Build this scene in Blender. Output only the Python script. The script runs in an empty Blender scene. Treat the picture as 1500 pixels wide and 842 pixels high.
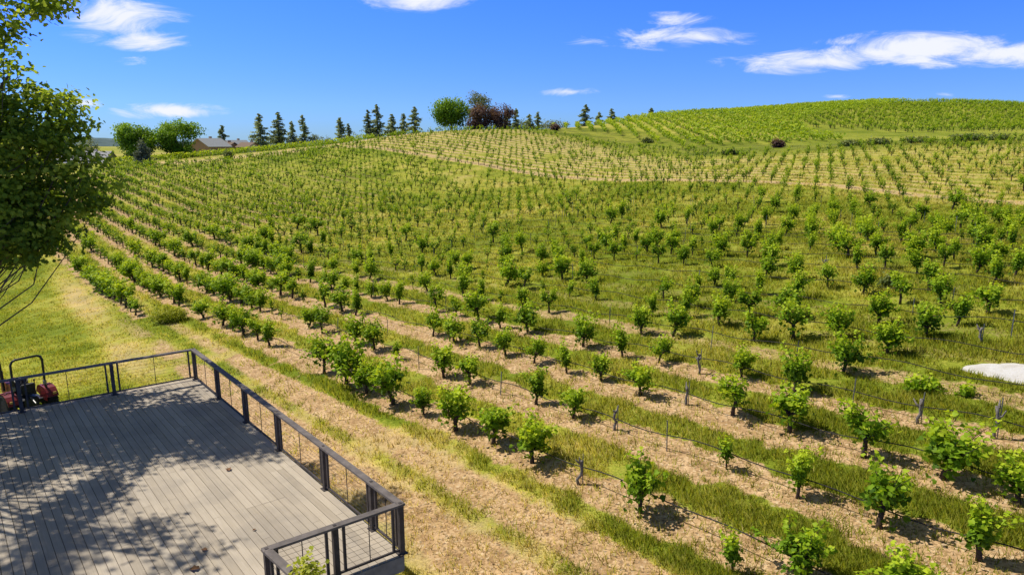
import bpy, math, random
import numpy as np
from mathutils import Vector, Matrix

random.seed(5)
RNG = np.random.default_rng(11)
scene = bpy.context.scene
COL = scene.collection
PI = math.pi

# ------------------------------------------------------------------ camera
CAMZ = 8.0
PITCH = math.atan(0.211)
CP, SP = math.cos(PITCH), math.sin(PITCH)
cam_d = bpy.data.cameras.new('camera')
cam_d.sensor_width = 36.0
cam_d.lens = 24.0
cam_d.clip_start = 0.1
cam_d.clip_end = 20000
cam = bpy.data.objects.new('camera', cam_d)
COL.objects.link(cam)
cam.location = (0, 0, CAMZ)
cam.rotation_euler = (PI / 2 - PITCH, 0, 0)
scene.camera = cam


def ray(px, py):
    u = (px - 750) / 1000
    v = (421 - py) / 1000
    return np.array([u, CP + v * SP, -SP + v * CP])


def at(px, py, t):
    return ray(px, py) * t + np.array([0, 0, CAMZ])


def project(x, y, z):
    t = y * CP - (z - CAMZ) * SP
    v = y * SP + (z - CAMZ) * CP
    t = np.maximum(t, 1e-6)
    return 750 + 1000 * x / t, 421 - 1000 * v / t, t


# ------------------------------------------------------------------ noise
def vnoise(x, y, seed=0):
    x = np.asarray(x, float)
    y = np.asarray(y, float)
    xi = np.floor(x).astype(np.int64)
    yi = np.floor(y).astype(np.int64)
    xf = x - xi
    yf = y - yi
    xf = xf * xf * (3 - 2 * xf)
    yf = yf * yf * (3 - 2 * yf)

    def h(a, b):
        n = (a * 374761393 + b * 668265263 + seed * 974711) & 0x7fffffff
        n = ((n ^ (n >> 13)) * 1274126177) & 0x7fffffff
        return ((n ^ (n >> 16)) & 0xffff) / 65535.0
    a = h(xi, yi); b = h(xi + 1, yi); c = h(xi, yi + 1); d = h(xi + 1, yi + 1)
    return (a * (1 - xf) + b * xf) * (1 - yf) + (c * (1 - xf) + d * xf) * yf


def fbm(x, y, seed=0, oct=4):
    s = 0; a = 0.5; f = 1.0; t = 0
    for i in range(oct):
        s = s + a * vnoise(x * f + 13.1 * i, y * f - 7.7 * i, seed + i)
        t += a; a *= 0.5; f *= 2.03
    return s / t


def sstep(a, b, x):
    t = np.clip((x - a) / (b - a), 0, 1)
    return t * t * (3 - 2 * t)


# ------------------------------------------------------------------ terrain
PA, PB = 0.1313, 0.0303
CTRL = [(40.6, 54.3, 3.3), (29.9, 67.1, 4.0), (19.6, 79.4, 3.8), (9.1, 91.9, 3.4), (-5.4, 109.2, 4.8), (-31.7, 140.7, 7.3),
        (-30.2, 65.7, -0.4), (-61.3, 102.8, 1.1), (-79.8, 142.1, 3.2), (-56.2, 127.0, 4.3), (-48.3, 92.5, 0.8), (-45.4, 144.7, 5.9),
        (-28.5, 153.5, 9.0), (-15.2, 155.9, 10.5), (1.6, 169.3, 11.2), (13.0, 189.9, 12.0), (46.0, 237.2, 16.6), (75.0, 258.1, 18.6),
        (110.0, 284.4, 22.0), (145.0, 300.3, 24.6), (180.0, 310.8, 25.6), (213.8, 294.8, 22.8), (13.2, 111.9, 5.3), (30.0, 153.4, 8.4),
        (42.8, 96.8, 6.6), (58.8, 100.1, 7.8), (73.5, 100.2, 8.2), (60.8, 138.1, 8.7), (93.8, 128.1, 9.8), (37.5, 153.6, 9.5),
        (76.5, 174.6, 12.2), (123.5, 195.8, 15.4), (1.2, 78.4, 2.0), (-11.7, 78.3, 1.1), (7.2, 47.8, 1.9), (22.0, 39.8, 2.7),
        (19.4, 28.6, 3.2), (-62.1, 90.3, 0.1), (-27.0, 90.5, 1.0), (13.0, 52.0, 2.4),
        (-30, 47, -2.2), (-20, 36, -1.5), (-40, 60, -1.8), (0, -20, -.6), (40, 10, 5), (60, 30, 6.5), (-40, 10, -3), (-60, 40, -3), (-30, 25, -2.8)]
for gx in (-18, -9, 0, 9, 17):
    for gy in (6, 14, 22, 31):
        CTRL.append((gx, gy, PA * gx + PB * gy))
for q in [(225, 236, 160), (340, 226, 168), (430, 218, 172), (520, 208, 172), (180, 240, 165), (60, 238, 160)]:
    CTRL.append(tuple(at(*q)))
# behind the ridge the land drops away again
CTRL += [(-60, 230, 3.5), (-110, 240, 2.5), (-25, 230, 6.5), (5, 250, 8.5), (45, 330, 14), (110, 400, 17), (180, 420, 18), (260, 400, 17),
         (-150, 200, 2), (300, 250, 16), (200, 150, 10), (-150, 80, -1), (-60, 320, 3), (20, 400, 7)]
CT = np.array(CTRL, float)


def _tps_fit(P):
    n = len(P)
    X = P[:, :2] / 100
    r2 = ((X[:, None] - X[None]) ** 2).sum(-1)
    K = np.where(r2 > 0, 0.5 * r2 * np.log(np.maximum(r2, 1e-12)), 0) + np.eye(n) * 0.0004
    A = np.zeros((n + 3, n + 3))
    A[:n, :n] = K
    A[:n, n] = 1
    A[:n, n + 1:] = X
    A[n, :n] = 1
    A[n + 1:, :n] = X.T
    b = np.zeros(n + 3)
    b[:n] = P[:, 2]
    return np.linalg.solve(A, b)


_W = _tps_fit(CT)
_X = CT[:, :2] / 100


def height(x, y):
    x = np.atleast_1d(np.asarray(x, float))
    y = np.atleast_1d(np.asarray(y, float))
    sh = x.shape
    xr = x.ravel(); yr = y.ravel()
    xc = np.clip(xr, -170, 320) / 100
    yc = np.clip(yr, -25, 440) / 100
    out = np.zeros(len(xc))
    for i in range(0, len(xc), 40000):
        a = xc[i:i + 40000]; b = yc[i:i + 40000]
        r2 = (a[:, None] - _X[:, 0]) ** 2 + (b[:, None] - _X[:, 1]) ** 2
        K = 0.5 * r2 * np.log(np.maximum(r2, 1e-12))
        out[i:i + 40000] = K @ _W[:-3] + _W[-3] + _W[-2] * a + _W[-1] * b
    far = sstep(340, 700, np.hypot(xr - 40, yr - 60))
    out = np.clip(out, -6, 29)
    out = out * (1 - far) + 2.0 * far
    out = out + (fbm(xr / 6, yr / 6, 3) - .5) * .25 * sstep(14, 40, np.hypot(xr, yr)) + (fbm(xr / 1.1, yr / 1.1, 9, 2) - .5) * .06
    return out.reshape(sh)


def h1(x, y):
    return float(height(x, y)[0])


# ------------------------------------------------------------------ vineyard lay-out
TH = 0.874236720
NX, NY = math.sin(TH), math.cos(TH)
DX, DY = -NY, NX                      # along a row, away and to the left
C0, SR = 7.855, 2.227
SV = 1.55


def cs(x, y):
    return x * NX + y * NY, x * DX + y * DY


def xy(c, s):
    return c * NX + s * DX, c * NY + s * DY


VPOLY = [(14, -6), (-20.6, 36.2), (-52, 73), (-72, 100), (-80, 142), (-66, 133), (-56, 128), (-47, 146), (-30, 155), (-15, 159), (2, 170),
         (12, 160), (21, 143), (31, 126), (38, 105), (48, 101), (62, 104), (78, 106), (95, 100), (75, 45), (50, 5)]


def inpoly(x, y, poly):
    x = np.asarray(x, float); y = np.asarray(y, float)
    r = np.zeros(x.shape, bool)
    n = len(poly)
    for i in range(n):
        x1, y1 = poly[i]; x2, y2 = poly[(i + 1) % n]
        if y1 == y2:
            continue
        cond = ((y1 > y) != (y2 > y)) & (x < (x2 - x1) * (y - y1) / (y2 - y1) + x1)
        r ^= cond
    return r


def dpoly(x, y, line):
    best = np.full(np.shape(x), 1e9)
    for (x1, y1), (x2, y2) in zip(line[:-1], line[1:]):
        dx, dy = x2 - x1, y2 - y1
        t = np.clip(((x - x1) * dx + (y - y1) * dy) / (dx * dx + dy * dy), 0, 1)
        best = np.minimum(best, np.hypot(x - x1 - t * dx, y - y1 - t * dy))
    return best


DRYLINE = [tuple(at(*q)[:2]) for q in [(200, 243, 145), (270, 238, 141), (330, 230, 145), (420, 223, 152), (500, 211, 157), (575, 202, 158)]]
BAND = [tuple(at(*q)[:2]) for q in [(830, 196, 170), (930, 205, 152), (1010, 212, 126), (1100, 215, 112), (1200, 212, 108), (1350, 208, 106), (1500, 206, 108), (1700, 205, 110)]]
DECKPOLY = [(-9.2, 18.85), (-1.81, 10.14), (-3.62, 8.83), (-2.1, 7.2), (-9.5, -1.5), (-24, 8)]


def zone(x, y):
    """green (0 dry .. 1 lush), soil (0..1), dark (0..1)"""
    c, s = cs(x, y)
    r = np.hypot(x, y)
    q = (c - C0) / SR
    k = np.floor(q + .5)
    n1 = fbm(x / 1.6, y / 1.6, 21)
    n2 = fbm(x / 7.0, y / 7.0, 31)
    n3 = fbm(x / 18.0, y / 18.0, 41)
    n4 = fbm(x / .45, y / .45, 51, 2)
    off = np.abs(q - k) * SR
    vin = inpoly(x, y, VPOLY)
    # --- soil along the rows
    S = np.interp(k, [0, 1, 2, 3, 4, 5, 6, 8, 12, 60], [.95, 1, 1, .98, .76, .52, .40, .34, .32, .30])
    left = sstep(-8, -24, x - .05 * y)
    S = np.maximum(S, left * np.interp(c, [8, 20, 40, 60], [.80, .66, .5, .3]))
    S = S * np.clip(.30 + 1.1 * n2 + .25 * n1, .4, 1.02)
    w = np.where((k <= 3) & (left < .5), .56, .42) + (n1 - .5) * .8 + (n4 - .5) * .45
    soil = S * sstep(w + .18, w - .12, off)
    soil = np.where(vin & (k >= 0), soil, 0)
    soil = np.where((k == 0) & (s < 41.5), 0, soil)
    # --- general green
    g = .62 + (n2 - .5) * 1.0 + (n1 - .5) * .7 + (n3 - .5) * .5
    mid = vin & (c < 65)
    g = np.where(mid, .79 + (n2 - .5) * 1.0 + (n1 - .5) * .7, g)
    # dry mown strips on the upper slope
    up = vin & (c >= 65.0)
    upw = np.where(up, np.clip(1.15 - sstep(8, 32, x) * .4 - sstep(32, 60, x) * .35, 0, 1), 0)
    stripe = sstep(.35, .75, off + (n1 - .5) * .4)
    gd = .72 - .80 * stripe * sstep(.25, .55, n2 + .1 * (1 - sstep(8, 40, x))) + (n1 - .5) * .6
    g = np.where(up, g * (1 - upw) + gd * upw, g)
    # track
    tr = sstep(1.3, .5, np.abs(c - 66.2 + (n2 - .5) * .8)) * vin
    g = g * (1 - tr) + (-.3) * tr
    soil = np.maximum(soil, tr * .38 * (1 - .6 * sstep(40, 60, x)))
    g = np.where(tr > 0, np.maximum(g, tr * .35 * sstep(42, 60, x)), g)
    # dry line above the left edge
    dl = sstep(8, 4.5, dpoly(x, y, DRYLINE) + (n1 - .5) * 2)
    g = g * (1 - dl) - .25 * dl
    # band of rank grass below the hill
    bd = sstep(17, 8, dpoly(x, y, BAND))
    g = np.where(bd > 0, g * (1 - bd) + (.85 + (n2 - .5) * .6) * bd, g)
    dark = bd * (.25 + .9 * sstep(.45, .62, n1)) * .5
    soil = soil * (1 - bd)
    up_soil = np.where(up, .22 * upw * stripe * sstep(.4, .6, n2), 0)
    soil = np.maximum(soil, up_soil)
    # farm track beside the deck
    road = sstep(5.5, 6.3, c + (n1 - .5) * 1.4) * sstep(9.3, 8.9, c + (n1 - .5) * .6) * (~(vin & (c > 9.4)))
    fade = np.interp(s, [4, 22, 30, 60], [1, .95, .5, .12])
    rut = .36 + .64 * np.maximum(sstep(.75, .25, np.abs(c - 6.95)), sstep(.65, .2, np.abs(c - 8.6)))
    rsoil = road * fade * rut * (.45 + .75 * sstep(.30, .52, n1 * .55 + n2 * .45))
    soil = np.maximum(soil, rsoil)
    nr = (c < 9.1) & ~(vin & (c > 9.2))
    g = np.where(nr, g - .42 * road * fade + .45 * road * sstep(.5, .1, np.abs(c - 7.95)) * sstep(.46, .58, n1), g)
    # narrow green verge between the track and the first row
    vc = c - 9.3 - (n2 - .5) * .5
    vg = sstep(.42, .2, np.abs(vc) + (n1 - .5) * .5 + (n4 - .5) * .25) * (s < 44) * sstep(.34, .46, n2 * .45 + n1 * .55)
    g = g + .35 * vg
    soil = soil * (1 - vg)
    # verge next to the deck
    dv = sstep(5.9, 5.2, c) * (s < 24) * (s > 2)
    g = np.where(dv > 0, .45 + (n1 - .5) * 1.2, g)
    # lawn behind and left of the deck
    lawn = (c < 7.6) & (s > 22)
    g = np.where(lawn, .86 + (n2 - .5) * 1.3 + (n1 - .5) * .5 - .45 * sstep(1.3, .3, np.abs(c - 5.4 - .03 * (s - 22))), g)
    # grass between the first rows
    nearg = vin & (c > 10.5) & (k <= 4) & (off > .5) & (x > -8)
    g = np.where(nearg, np.maximum(g, .66 + (n1 - .5) * .8), g)
    # the far slopes
    hill = (~vin) & (y > 120) & (x > 5) & (bd < .5)
    g = np.where(hill, np.where((x < 62) & (y > 140), .55, .82) + (n2 - .5) * .7, g)
    return np.clip(g, 0, 1), np.clip(soil, 0, 1), np.clip(dark, 0, 1)


# ------------------------------------------------------------------ materials
def nt(mat):
    mat.use_nodes = True
    t = mat.node_tree
    t.nodes.clear()
    return t


def N(t, typ, **kw):
    n = t.nodes.new(typ)
    for k, v in kw.items():
        if k.startswith('i_'):
            n.inputs[k[2:].replace('_', ' ')].default_value = v
        elif k.startswith('n_'):
            n.inputs[int(k[2:])].default_value = v
        else:
            setattr(n, k, v)
    return n


def L(t, a, b):
    t.links.new(a, b)


def ramp(t, stops, fac=None, interp='LINEAR'):
    r = N(t, 'ShaderNodeValToRGB')
    r.color_ramp.interpolation = interp
    e = r.color_ramp.elements
    while len(e) < len(stops):
        e.new(0.5)
    for el, (p, c) in zip(e, stops):
        el.position = p
        el.color = (*c, 1) if len(c) == 3 else c
    if fac is not None:
        L(t, fac, r.inputs[0])
    return r


def mixc(t, fac, a, b, mode='MIX'):
    m = N(t, 'ShaderNodeMix', data_type='RGBA', blend_type=mode)
    for sock, val in ((m.inputs[0], fac), (m.inputs[6], a), (m.inputs[7], b)):
        if hasattr(val, 'is_output'):
            L(t, val, sock)
        elif isinstance(val, (int, float)):
            sock.default_value = val
        else:
            sock.default_value = (*val, 1)
    return m.outputs[2]


def mth(t, op, a, b=None, c=None, clamp=False):
    m = N(t, 'ShaderNodeMath', operation=op)
    m.use_clamp = clamp
    for i, v in enumerate((a, b, c)):
        if v is None:
            continue
        if hasattr(v, 'is_output'):
            L(t, v, m.inputs[i])
        else:
            m.inputs[i].default_value = v
    return m.outputs[0]


def principled(t, color, rough=.7, spec=.3, bump=None, metal=0):
    p = N(t, 'ShaderNodeBsdfPrincipled')
    o = N(t, 'ShaderNodeOutputMaterial')
    if hasattr(color, 'is_output'):
        L(t, color, p.inputs['Base Color'])
    else:
        p.inputs['Base Color'].default_value = (*color, 1)
    if hasattr(rough, 'is_output'):
        L(t, rough, p.inputs['Roughness'])
    else:
        p.inputs['Roughness'].default_value = rough
    p.inputs['Specular IOR Level'].default_value = spec
    p.inputs['Metallic'].default_value = metal
    if bump is not None:
        L(t, bump, p.inputs['Normal'])
    L(t, p.outputs[0], o.inputs[0])
    return p, o


def bumpn(t, hgt, strength=.3, dist=.02):
    b = N(t, 'ShaderNodeBump')
    b.inputs['Strength'].default_value = strength
    b.inputs['Distance'].default_value = dist
    L(t, hgt, b.inputs['Height'])
    return b.outputs[0]


def noise(t, vec, scale, detail=4, rough=.6, dist=0):
    n = N(t, 'ShaderNodeTexNoise')
    n.inputs['Scale'].default_value = scale
    n.inputs['Detail'].default_value = detail
    n.inputs['Roughness'].default_value = rough
    n.inputs['Distortion'].default_value = dist
    if vec is not None:
        L(t, vec, n.inputs['Vector'])
    return n.outputs[0]


def mat_simple(name, color, rough=.6, var=.25, scale=8, spec=.3, bump=.15, metal=0, object_var=0):
    m = bpy.data.materials.new(name)
    t = nt(m)
    tc = N(t, 'ShaderNodeTexCoord')
    n = noise(t, tc.outputs['Object'], scale, 5)
    lo = tuple(c * (1 - var) for c in color)
    hi = tuple(min(1, c * (1 + var)) for c in color)
    col = ramp(t, [(.3, lo), (.7, hi)], n).outputs[0]
    if object_var:
        oi = N(t, 'ShaderNodeObjectInfo')
        col = mixc(t, mth(t, 'MULTIPLY', oi.outputs['Random'], object_var), col, (1, 1, 1), 'MULTIPLY')
    principled(t, col, rough, spec, bumpn(t, n, bump, .01) if bump else None, metal)
    return m


def mat_leaf(name, dark, mid, light, transl=.35, objvar=.25, rough=.55, spec=.18):
    """leaves: per-face 'tint' attribute chooses the colour, part of the light passes through"""
    m = bpy.data.materials.new(name)
    t = nt(m)
    a = N(t, 'ShaderNodeAttribute', attribute_name='tint')
    oi = N(t, 'ShaderNodeObjectInfo')
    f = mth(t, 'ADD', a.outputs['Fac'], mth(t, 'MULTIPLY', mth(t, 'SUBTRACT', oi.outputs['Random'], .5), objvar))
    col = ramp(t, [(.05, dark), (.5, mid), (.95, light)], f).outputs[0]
    p = N(t, 'ShaderNodeBsdfPrincipled')
    L(t, col, p.inputs['Base Color'])
    p.inputs['Roughness'].default_value = rough
    p.inputs['Specular IOR Level'].default_value = spec
    tr = N(t, 'ShaderNodeBsdfTranslucent')
    tcol = mixc(t, 1.0, col, (1.25, 1.15, .5), 'MULTIPLY')
    L(t, tcol, tr.inputs[0])
    mx = N(t, 'ShaderNodeMixShader')
    mx.inputs[0].default_value = transl
    L(t, p.outputs[0], mx.inputs[1])
    L(t, tr.outputs[0], mx.inputs[2])
    o = N(t, 'ShaderNodeOutputMaterial')
    L(t, mx.outputs[0], o.inputs[0])
    return m


M = {}
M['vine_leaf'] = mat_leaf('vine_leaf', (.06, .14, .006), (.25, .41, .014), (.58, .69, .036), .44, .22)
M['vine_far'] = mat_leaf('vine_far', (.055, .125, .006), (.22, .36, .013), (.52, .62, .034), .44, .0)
M['row_leaf'] = mat_leaf('row_leaf', (.11, .20, .008), (.28, .41, .015), (.50, .60, .026), .4, .15)
M['oak_leaf'] = mat_leaf('oak_leaf', (.065, .12, .018), (.235, .355, .042), (.60, .68, .12), .54, .0)
M['tree_leaf'] = mat_leaf('tree_leaf', (.06, .13, .010), (.18, .33, .022), (.36, .54, .04), .42, .1)
M['conifer_leaf'] = mat_leaf('conifer_leaf', (.12, .17, .115), (.28, .35, .22), (.46, .53, .32), .46, .3)  # distance haze is put into these lightened, bluish needle colours
M['plum_leaf'] = mat_leaf('plum_leaf', (.06, .036, .034), (.15, .085, .075), (.27, .17, .12), .34, .1)
M['grey_leaf'] = mat_leaf('grey_leaf', (.09, .12, .06), (.20, .24, .13), (.32, .36, .19), .3, .1)
M['silver_leaf'] = mat_leaf('silver_leaf', (.05, .07, .05), (.12, .155, .11), (.22, .26, .17), .2, .1)
M['weed_leaf'] = mat_leaf('weed_leaf', (.15, .20, .014), (.36, .42, .03), (.58, .58, .07), .4, .1)
M['brush_leaf'] = mat_leaf('brush_leaf', (.07, .10, .03), (.16, .21, .06), (.28, .32, .09), .35, .3)
M['grass_blade'] = mat_leaf('grass_blade', (.24, .31, .028), (.50, .49, .085), (.74, .60, .30), .55, 0, .7, .1)
M['bark'] = mat_simple('bark', (.10, .08, .06), .9, .45, 14, .1, .6)
M['vine_bark'] = mat_simple('vine_bark', (.075, .055, .042), .95, .5, 30, .05, .6)
M['dead_wood'] = mat_simple('dead_wood', (.20, .18, .16), .95, .45, 22, .05, .7)
M['stake'] = mat_simple('stake', (.22, .225, .22), .5, .3, 12, .4, .1, .5)
M['hose'] = mat_simple('hose', (.02, .018, .017), .6, .3, 10)
M['rail'] = mat_simple('rail', (.075, .063, .057), .65, .35, 6, .2, .1)
M['rail_top'] = mat_simple('rail_top', (.16, .138, .122), .65, .35, 5, .2, .1)
M['cable'] = mat_simple('cable', (.10, .10, .10), .4, .1, 5, .4, 0, .8)
M['fascia'] = mat_simple('fascia', (.27, .25, .22), .75, .25, 6)
M['beam'] = mat_simple('beam', (.12, .09, .065), .85, .3, 8)
M['red_paint'] = mat_simple('red_paint', (.19, .014, .018), .4, .3, 6, .5, .05)
M['black_paint'] = mat_simple('black_paint', (.022, .022, .024), .45, .3, 6, .4, .05)
M['rubber'] = mat_simple('rubber', (.025, .024, .023), .9, .4, 10, .15, .3)
M['grey_metal'] = mat_simple('grey_metal', (.22, .22, .22), .45, .3, 8, .5, .05, .5)
M['white_metal'] = mat_simple('white_metal', (.62, .6, .56), .5, .15, 8)
M['lamp_glass'] = mat_simple('lamp_glass', (.55, .32, .1), .25, .1, 4)
M['seat_vinyl'] = mat_simple('seat_vinyl', (.03, .03, .03), .6, .3, 8)
M['stucco'] = mat_simple('stucco', (.38, .25, .15), .85, .12, 3)
M['stucco_pale'] = mat_simple('stucco_pale', (.55, .47, .38), .85, .12, 3)
M['roof_brown'] = mat_simple('roof_brown', (.20, .14, .10), .85, .25, 4)
M['roof_grey'] = mat_simple('roof_grey', (.33, .345, .35), .9, .12, 3)
M['roof_slate'] = mat_simple('roof_slate', (.36, .36, .36), .9, .12, 3)
M['window_glass'] = mat_simple('window_glass', (.03, .04, .05), .15, .1, 3, .6, 0)
M['dry_leaf'] = mat_simple('dry_leaf', (.17, .085, .035), .8, .35, 20)
M['leaf_green_deck'] = M['tree_leaf']


def mat_deck():
    m = bpy.data.materials.new('deck_board')
    t = nt(m)
    tc = N(t, 'ShaderNodeTexCoord')
    a = N(t, 'ShaderNodeAttribute', attribute_name='tint')
    mp = N(t, 'ShaderNodeMapping')
    mp.inputs['Rotation'].default_value = (0, 0, -math.atan2(-8.71, 7.39))
    L(t, tc.outputs['Object'], mp.inputs[0])
    mp2 = N(t, 'ShaderNodeMapping')
    mp2.inputs['Scale'].default_value = (1.5, 45, 1)
    L(t, mp.outputs[0], mp2.inputs[0])
    grain = noise(t, mp2.outputs[0], 1.0, 5, .65)
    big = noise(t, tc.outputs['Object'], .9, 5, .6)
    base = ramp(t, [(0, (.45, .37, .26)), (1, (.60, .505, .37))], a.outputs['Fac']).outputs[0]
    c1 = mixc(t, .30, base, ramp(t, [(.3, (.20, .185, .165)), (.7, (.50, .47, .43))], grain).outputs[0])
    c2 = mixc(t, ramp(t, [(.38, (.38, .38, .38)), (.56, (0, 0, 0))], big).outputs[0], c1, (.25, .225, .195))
    principled(t, c2, .85, .08, bumpn(t, grain, .15, .004))
    return m


M['deck'] = mat_deck()


def mat_ground():
    m = bpy.data.materials.new('ground')
    t = nt(m)
    tc = N(t, 'ShaderNodeTexCoord')
    P = tc.outputs['Object']
    z = N(t, 'ShaderNodeAttribute', attribute_name='zone')
    sp = N(t, 'ShaderNodeSeparateColor')
    L(t, z.outputs['Color'], sp.inputs[0])
    g, soil, dark = sp.outputs[0], sp.outputs[1], sp.outputs[2]
    nf = noise(t, P, 9.0, 6, .75)
    nm = noise(t, P, 2.2, 5, .65)
    nl = noise(t, P, .35, 4, .6)
    nff = noise(t, P, 28.0, 4, .7)
    # grass
    gg = mth(t, 'ADD', g, mth(t, 'MULTIPLY', mth(t, 'SUBTRACT', nf, .5), 1.25))
    gg = mth(t, 'ADD', gg, mth(t, 'MULTIPLY', mth(t, 'SUBTRACT', nm, .5), .7), clamp=True)
    grass = ramp(t, [(0, (.57, .43, .22)), (.28, (.53, .44, .15)), (.55, (.41, .405, .07)), (.8, (.29, .33, .04)), (1, (.17, .225, .02))], gg).outputs[0]
    lum = ramp(t, [(.3, (.45, .45, .42)), (.7, (1.4, 1.4, 1.35))], nff).outputs[0]
    grass = mixc(t, .85, grass, lum, 'MULTIPLY')
    lum2 = ramp(t, [(.3, (.75, .8, .8)), (.7, (1.2, 1.12, 1.1))], nl).outputs[0]
    grass = mixc(t, .7, grass, lum2, 'MULTIPLY')
    lum3 = ramp(t, [(.35, (.72, .78, .7)), (.65, (1.22, 1.15, 1.2))], noise(t, P, 1.1, 6, .8)).outputs[0]
    grass = mixc(t, .8, grass, lum3, 'MULTIPLY')
    # soil
    sand = ramp(t, [(.25, (.34, .205, .105)), (.5, (.58, .39, .205)), (.75, (.78, .56, .335))], nm).outputs[0]
    vor = N(t, 'ShaderNodeTexVoronoi')
    vor.inputs['Scale'].default_value = 7
    L(t, P, vor.inputs['Vector'])
    clod = ramp(t, [(.0, (1.15, 1.15, 1.15)), (.55, (.86, .84, .80))], vor.outputs['Distance']).outputs[0]
    sand = mixc(t, .6, sand, clod, 'MULTIPLY')
    litter = ramp(t, [(.56, (0, 0, 0)), (.64, (1, 1, 1))], nf).outputs[0]
    sand = mixc(t, mth(t, 'MULTIPLY', litter, .55), sand, (.27, .17, .10))
    fine = ramp(t, [(.3, (.72, .72, .7)), (.7, (1.2, 1.2, 1.2))], nff).outputs[0]
    sand = mixc(t, .8, sand, fine, 'MULTIPLY')
    v2 = N(t, 'ShaderNodeTexVoronoi')
    v2.inputs['Scale'].default_value = 21
    L(t, P, v2.inputs['Vector'])
    sv = N(t, 'ShaderNodeSeparateColor')
    L(t, v2.outputs['Color'], sv.inputs[0])
    sand = mixc(t, ramp(t, [(.72, (0, 0, 0)), (.76, (.75, .75, .75))], sv.outputs[0]).outputs[0], sand, (.30, .185, .085))
    sand = mixc(t, ramp(t, [(.90, (0, 0, 0)), (.93, (.45, .45, .45))], sv.outputs[1]).outputs[0], sand, (.74, .60, .40))
    sand = mixc(t, ramp(t, [(.90, (0, 0, 0)), (.93, (.6, .6, .6))], sv.outputs[2]).outputs[0], sand, (.10, .075, .05))
    sm = mth(t, 'ADD', soil, mth(t, 'MULTIPLY', mth(t, 'SUBTRACT', nf, .5), .9))
    sm = ramp(t, [(.34, (0, 0, 0)), (.58, (1, 1, 1))], sm).outputs[0]
    col = mixc(t, sm, grass, sand)
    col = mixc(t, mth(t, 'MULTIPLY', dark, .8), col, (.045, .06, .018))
    hb = mth(t, 'ADD', mth(t, 'MULTIPLY', nf, .55), mth(t, 'ADD', mth(t, 'MULTIPLY', nff, .4), mth(t, 'MULTIPLY', vor.outputs['Distance'], -.18)))
    principled(t, col, .95, .05, bumpn(t, hb, .55, .05))
    return m


M['ground'] = mat_ground()


# ------------------------------------------------------------------ mesh helpers
def link(o, parent=None):
    COL.objects.link(o)
    if parent is not None:
        o.parent = parent
    return o


def mesh_np(name, V, F, mat=None, tint=None, smooth=False, mats=None, midx=None):
    """F: (n,k) array, all faces with k corners"""
    me = bpy.data.meshes.new(name)
    V = np.asarray(V, np.float32)
    F = np.asarray(F, np.int32)
    n, k = F.shape
    me.vertices.add(len(V))
    me.vertices.foreach_set('co', V.ravel())
    me.loops.add(n * k)
    me.polygons.add(n)
    me.polygons.foreach_set('loop_start', np.arange(0, n * k, k, dtype=np.int32))
    me.loops.foreach_set('vertex_index', F.ravel())
    if smooth:
        me.polygons.foreach_set('use_smooth', np.ones(n, bool))
    if midx is not None:
        me.polygons.foreach_set('material_index', np.asarray(midx, np.int32))
    if tint is not None:
        at_ = me.attributes.new('tint', 'FLOAT', 'FACE')
        at_.data.foreach_set('value', np.asarray(tint, np.float32))
    for mm in (mats or [mat]):
        if mm:
            me.materials.append(mm)
    me.update(calc_edges=True)
    return me


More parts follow.
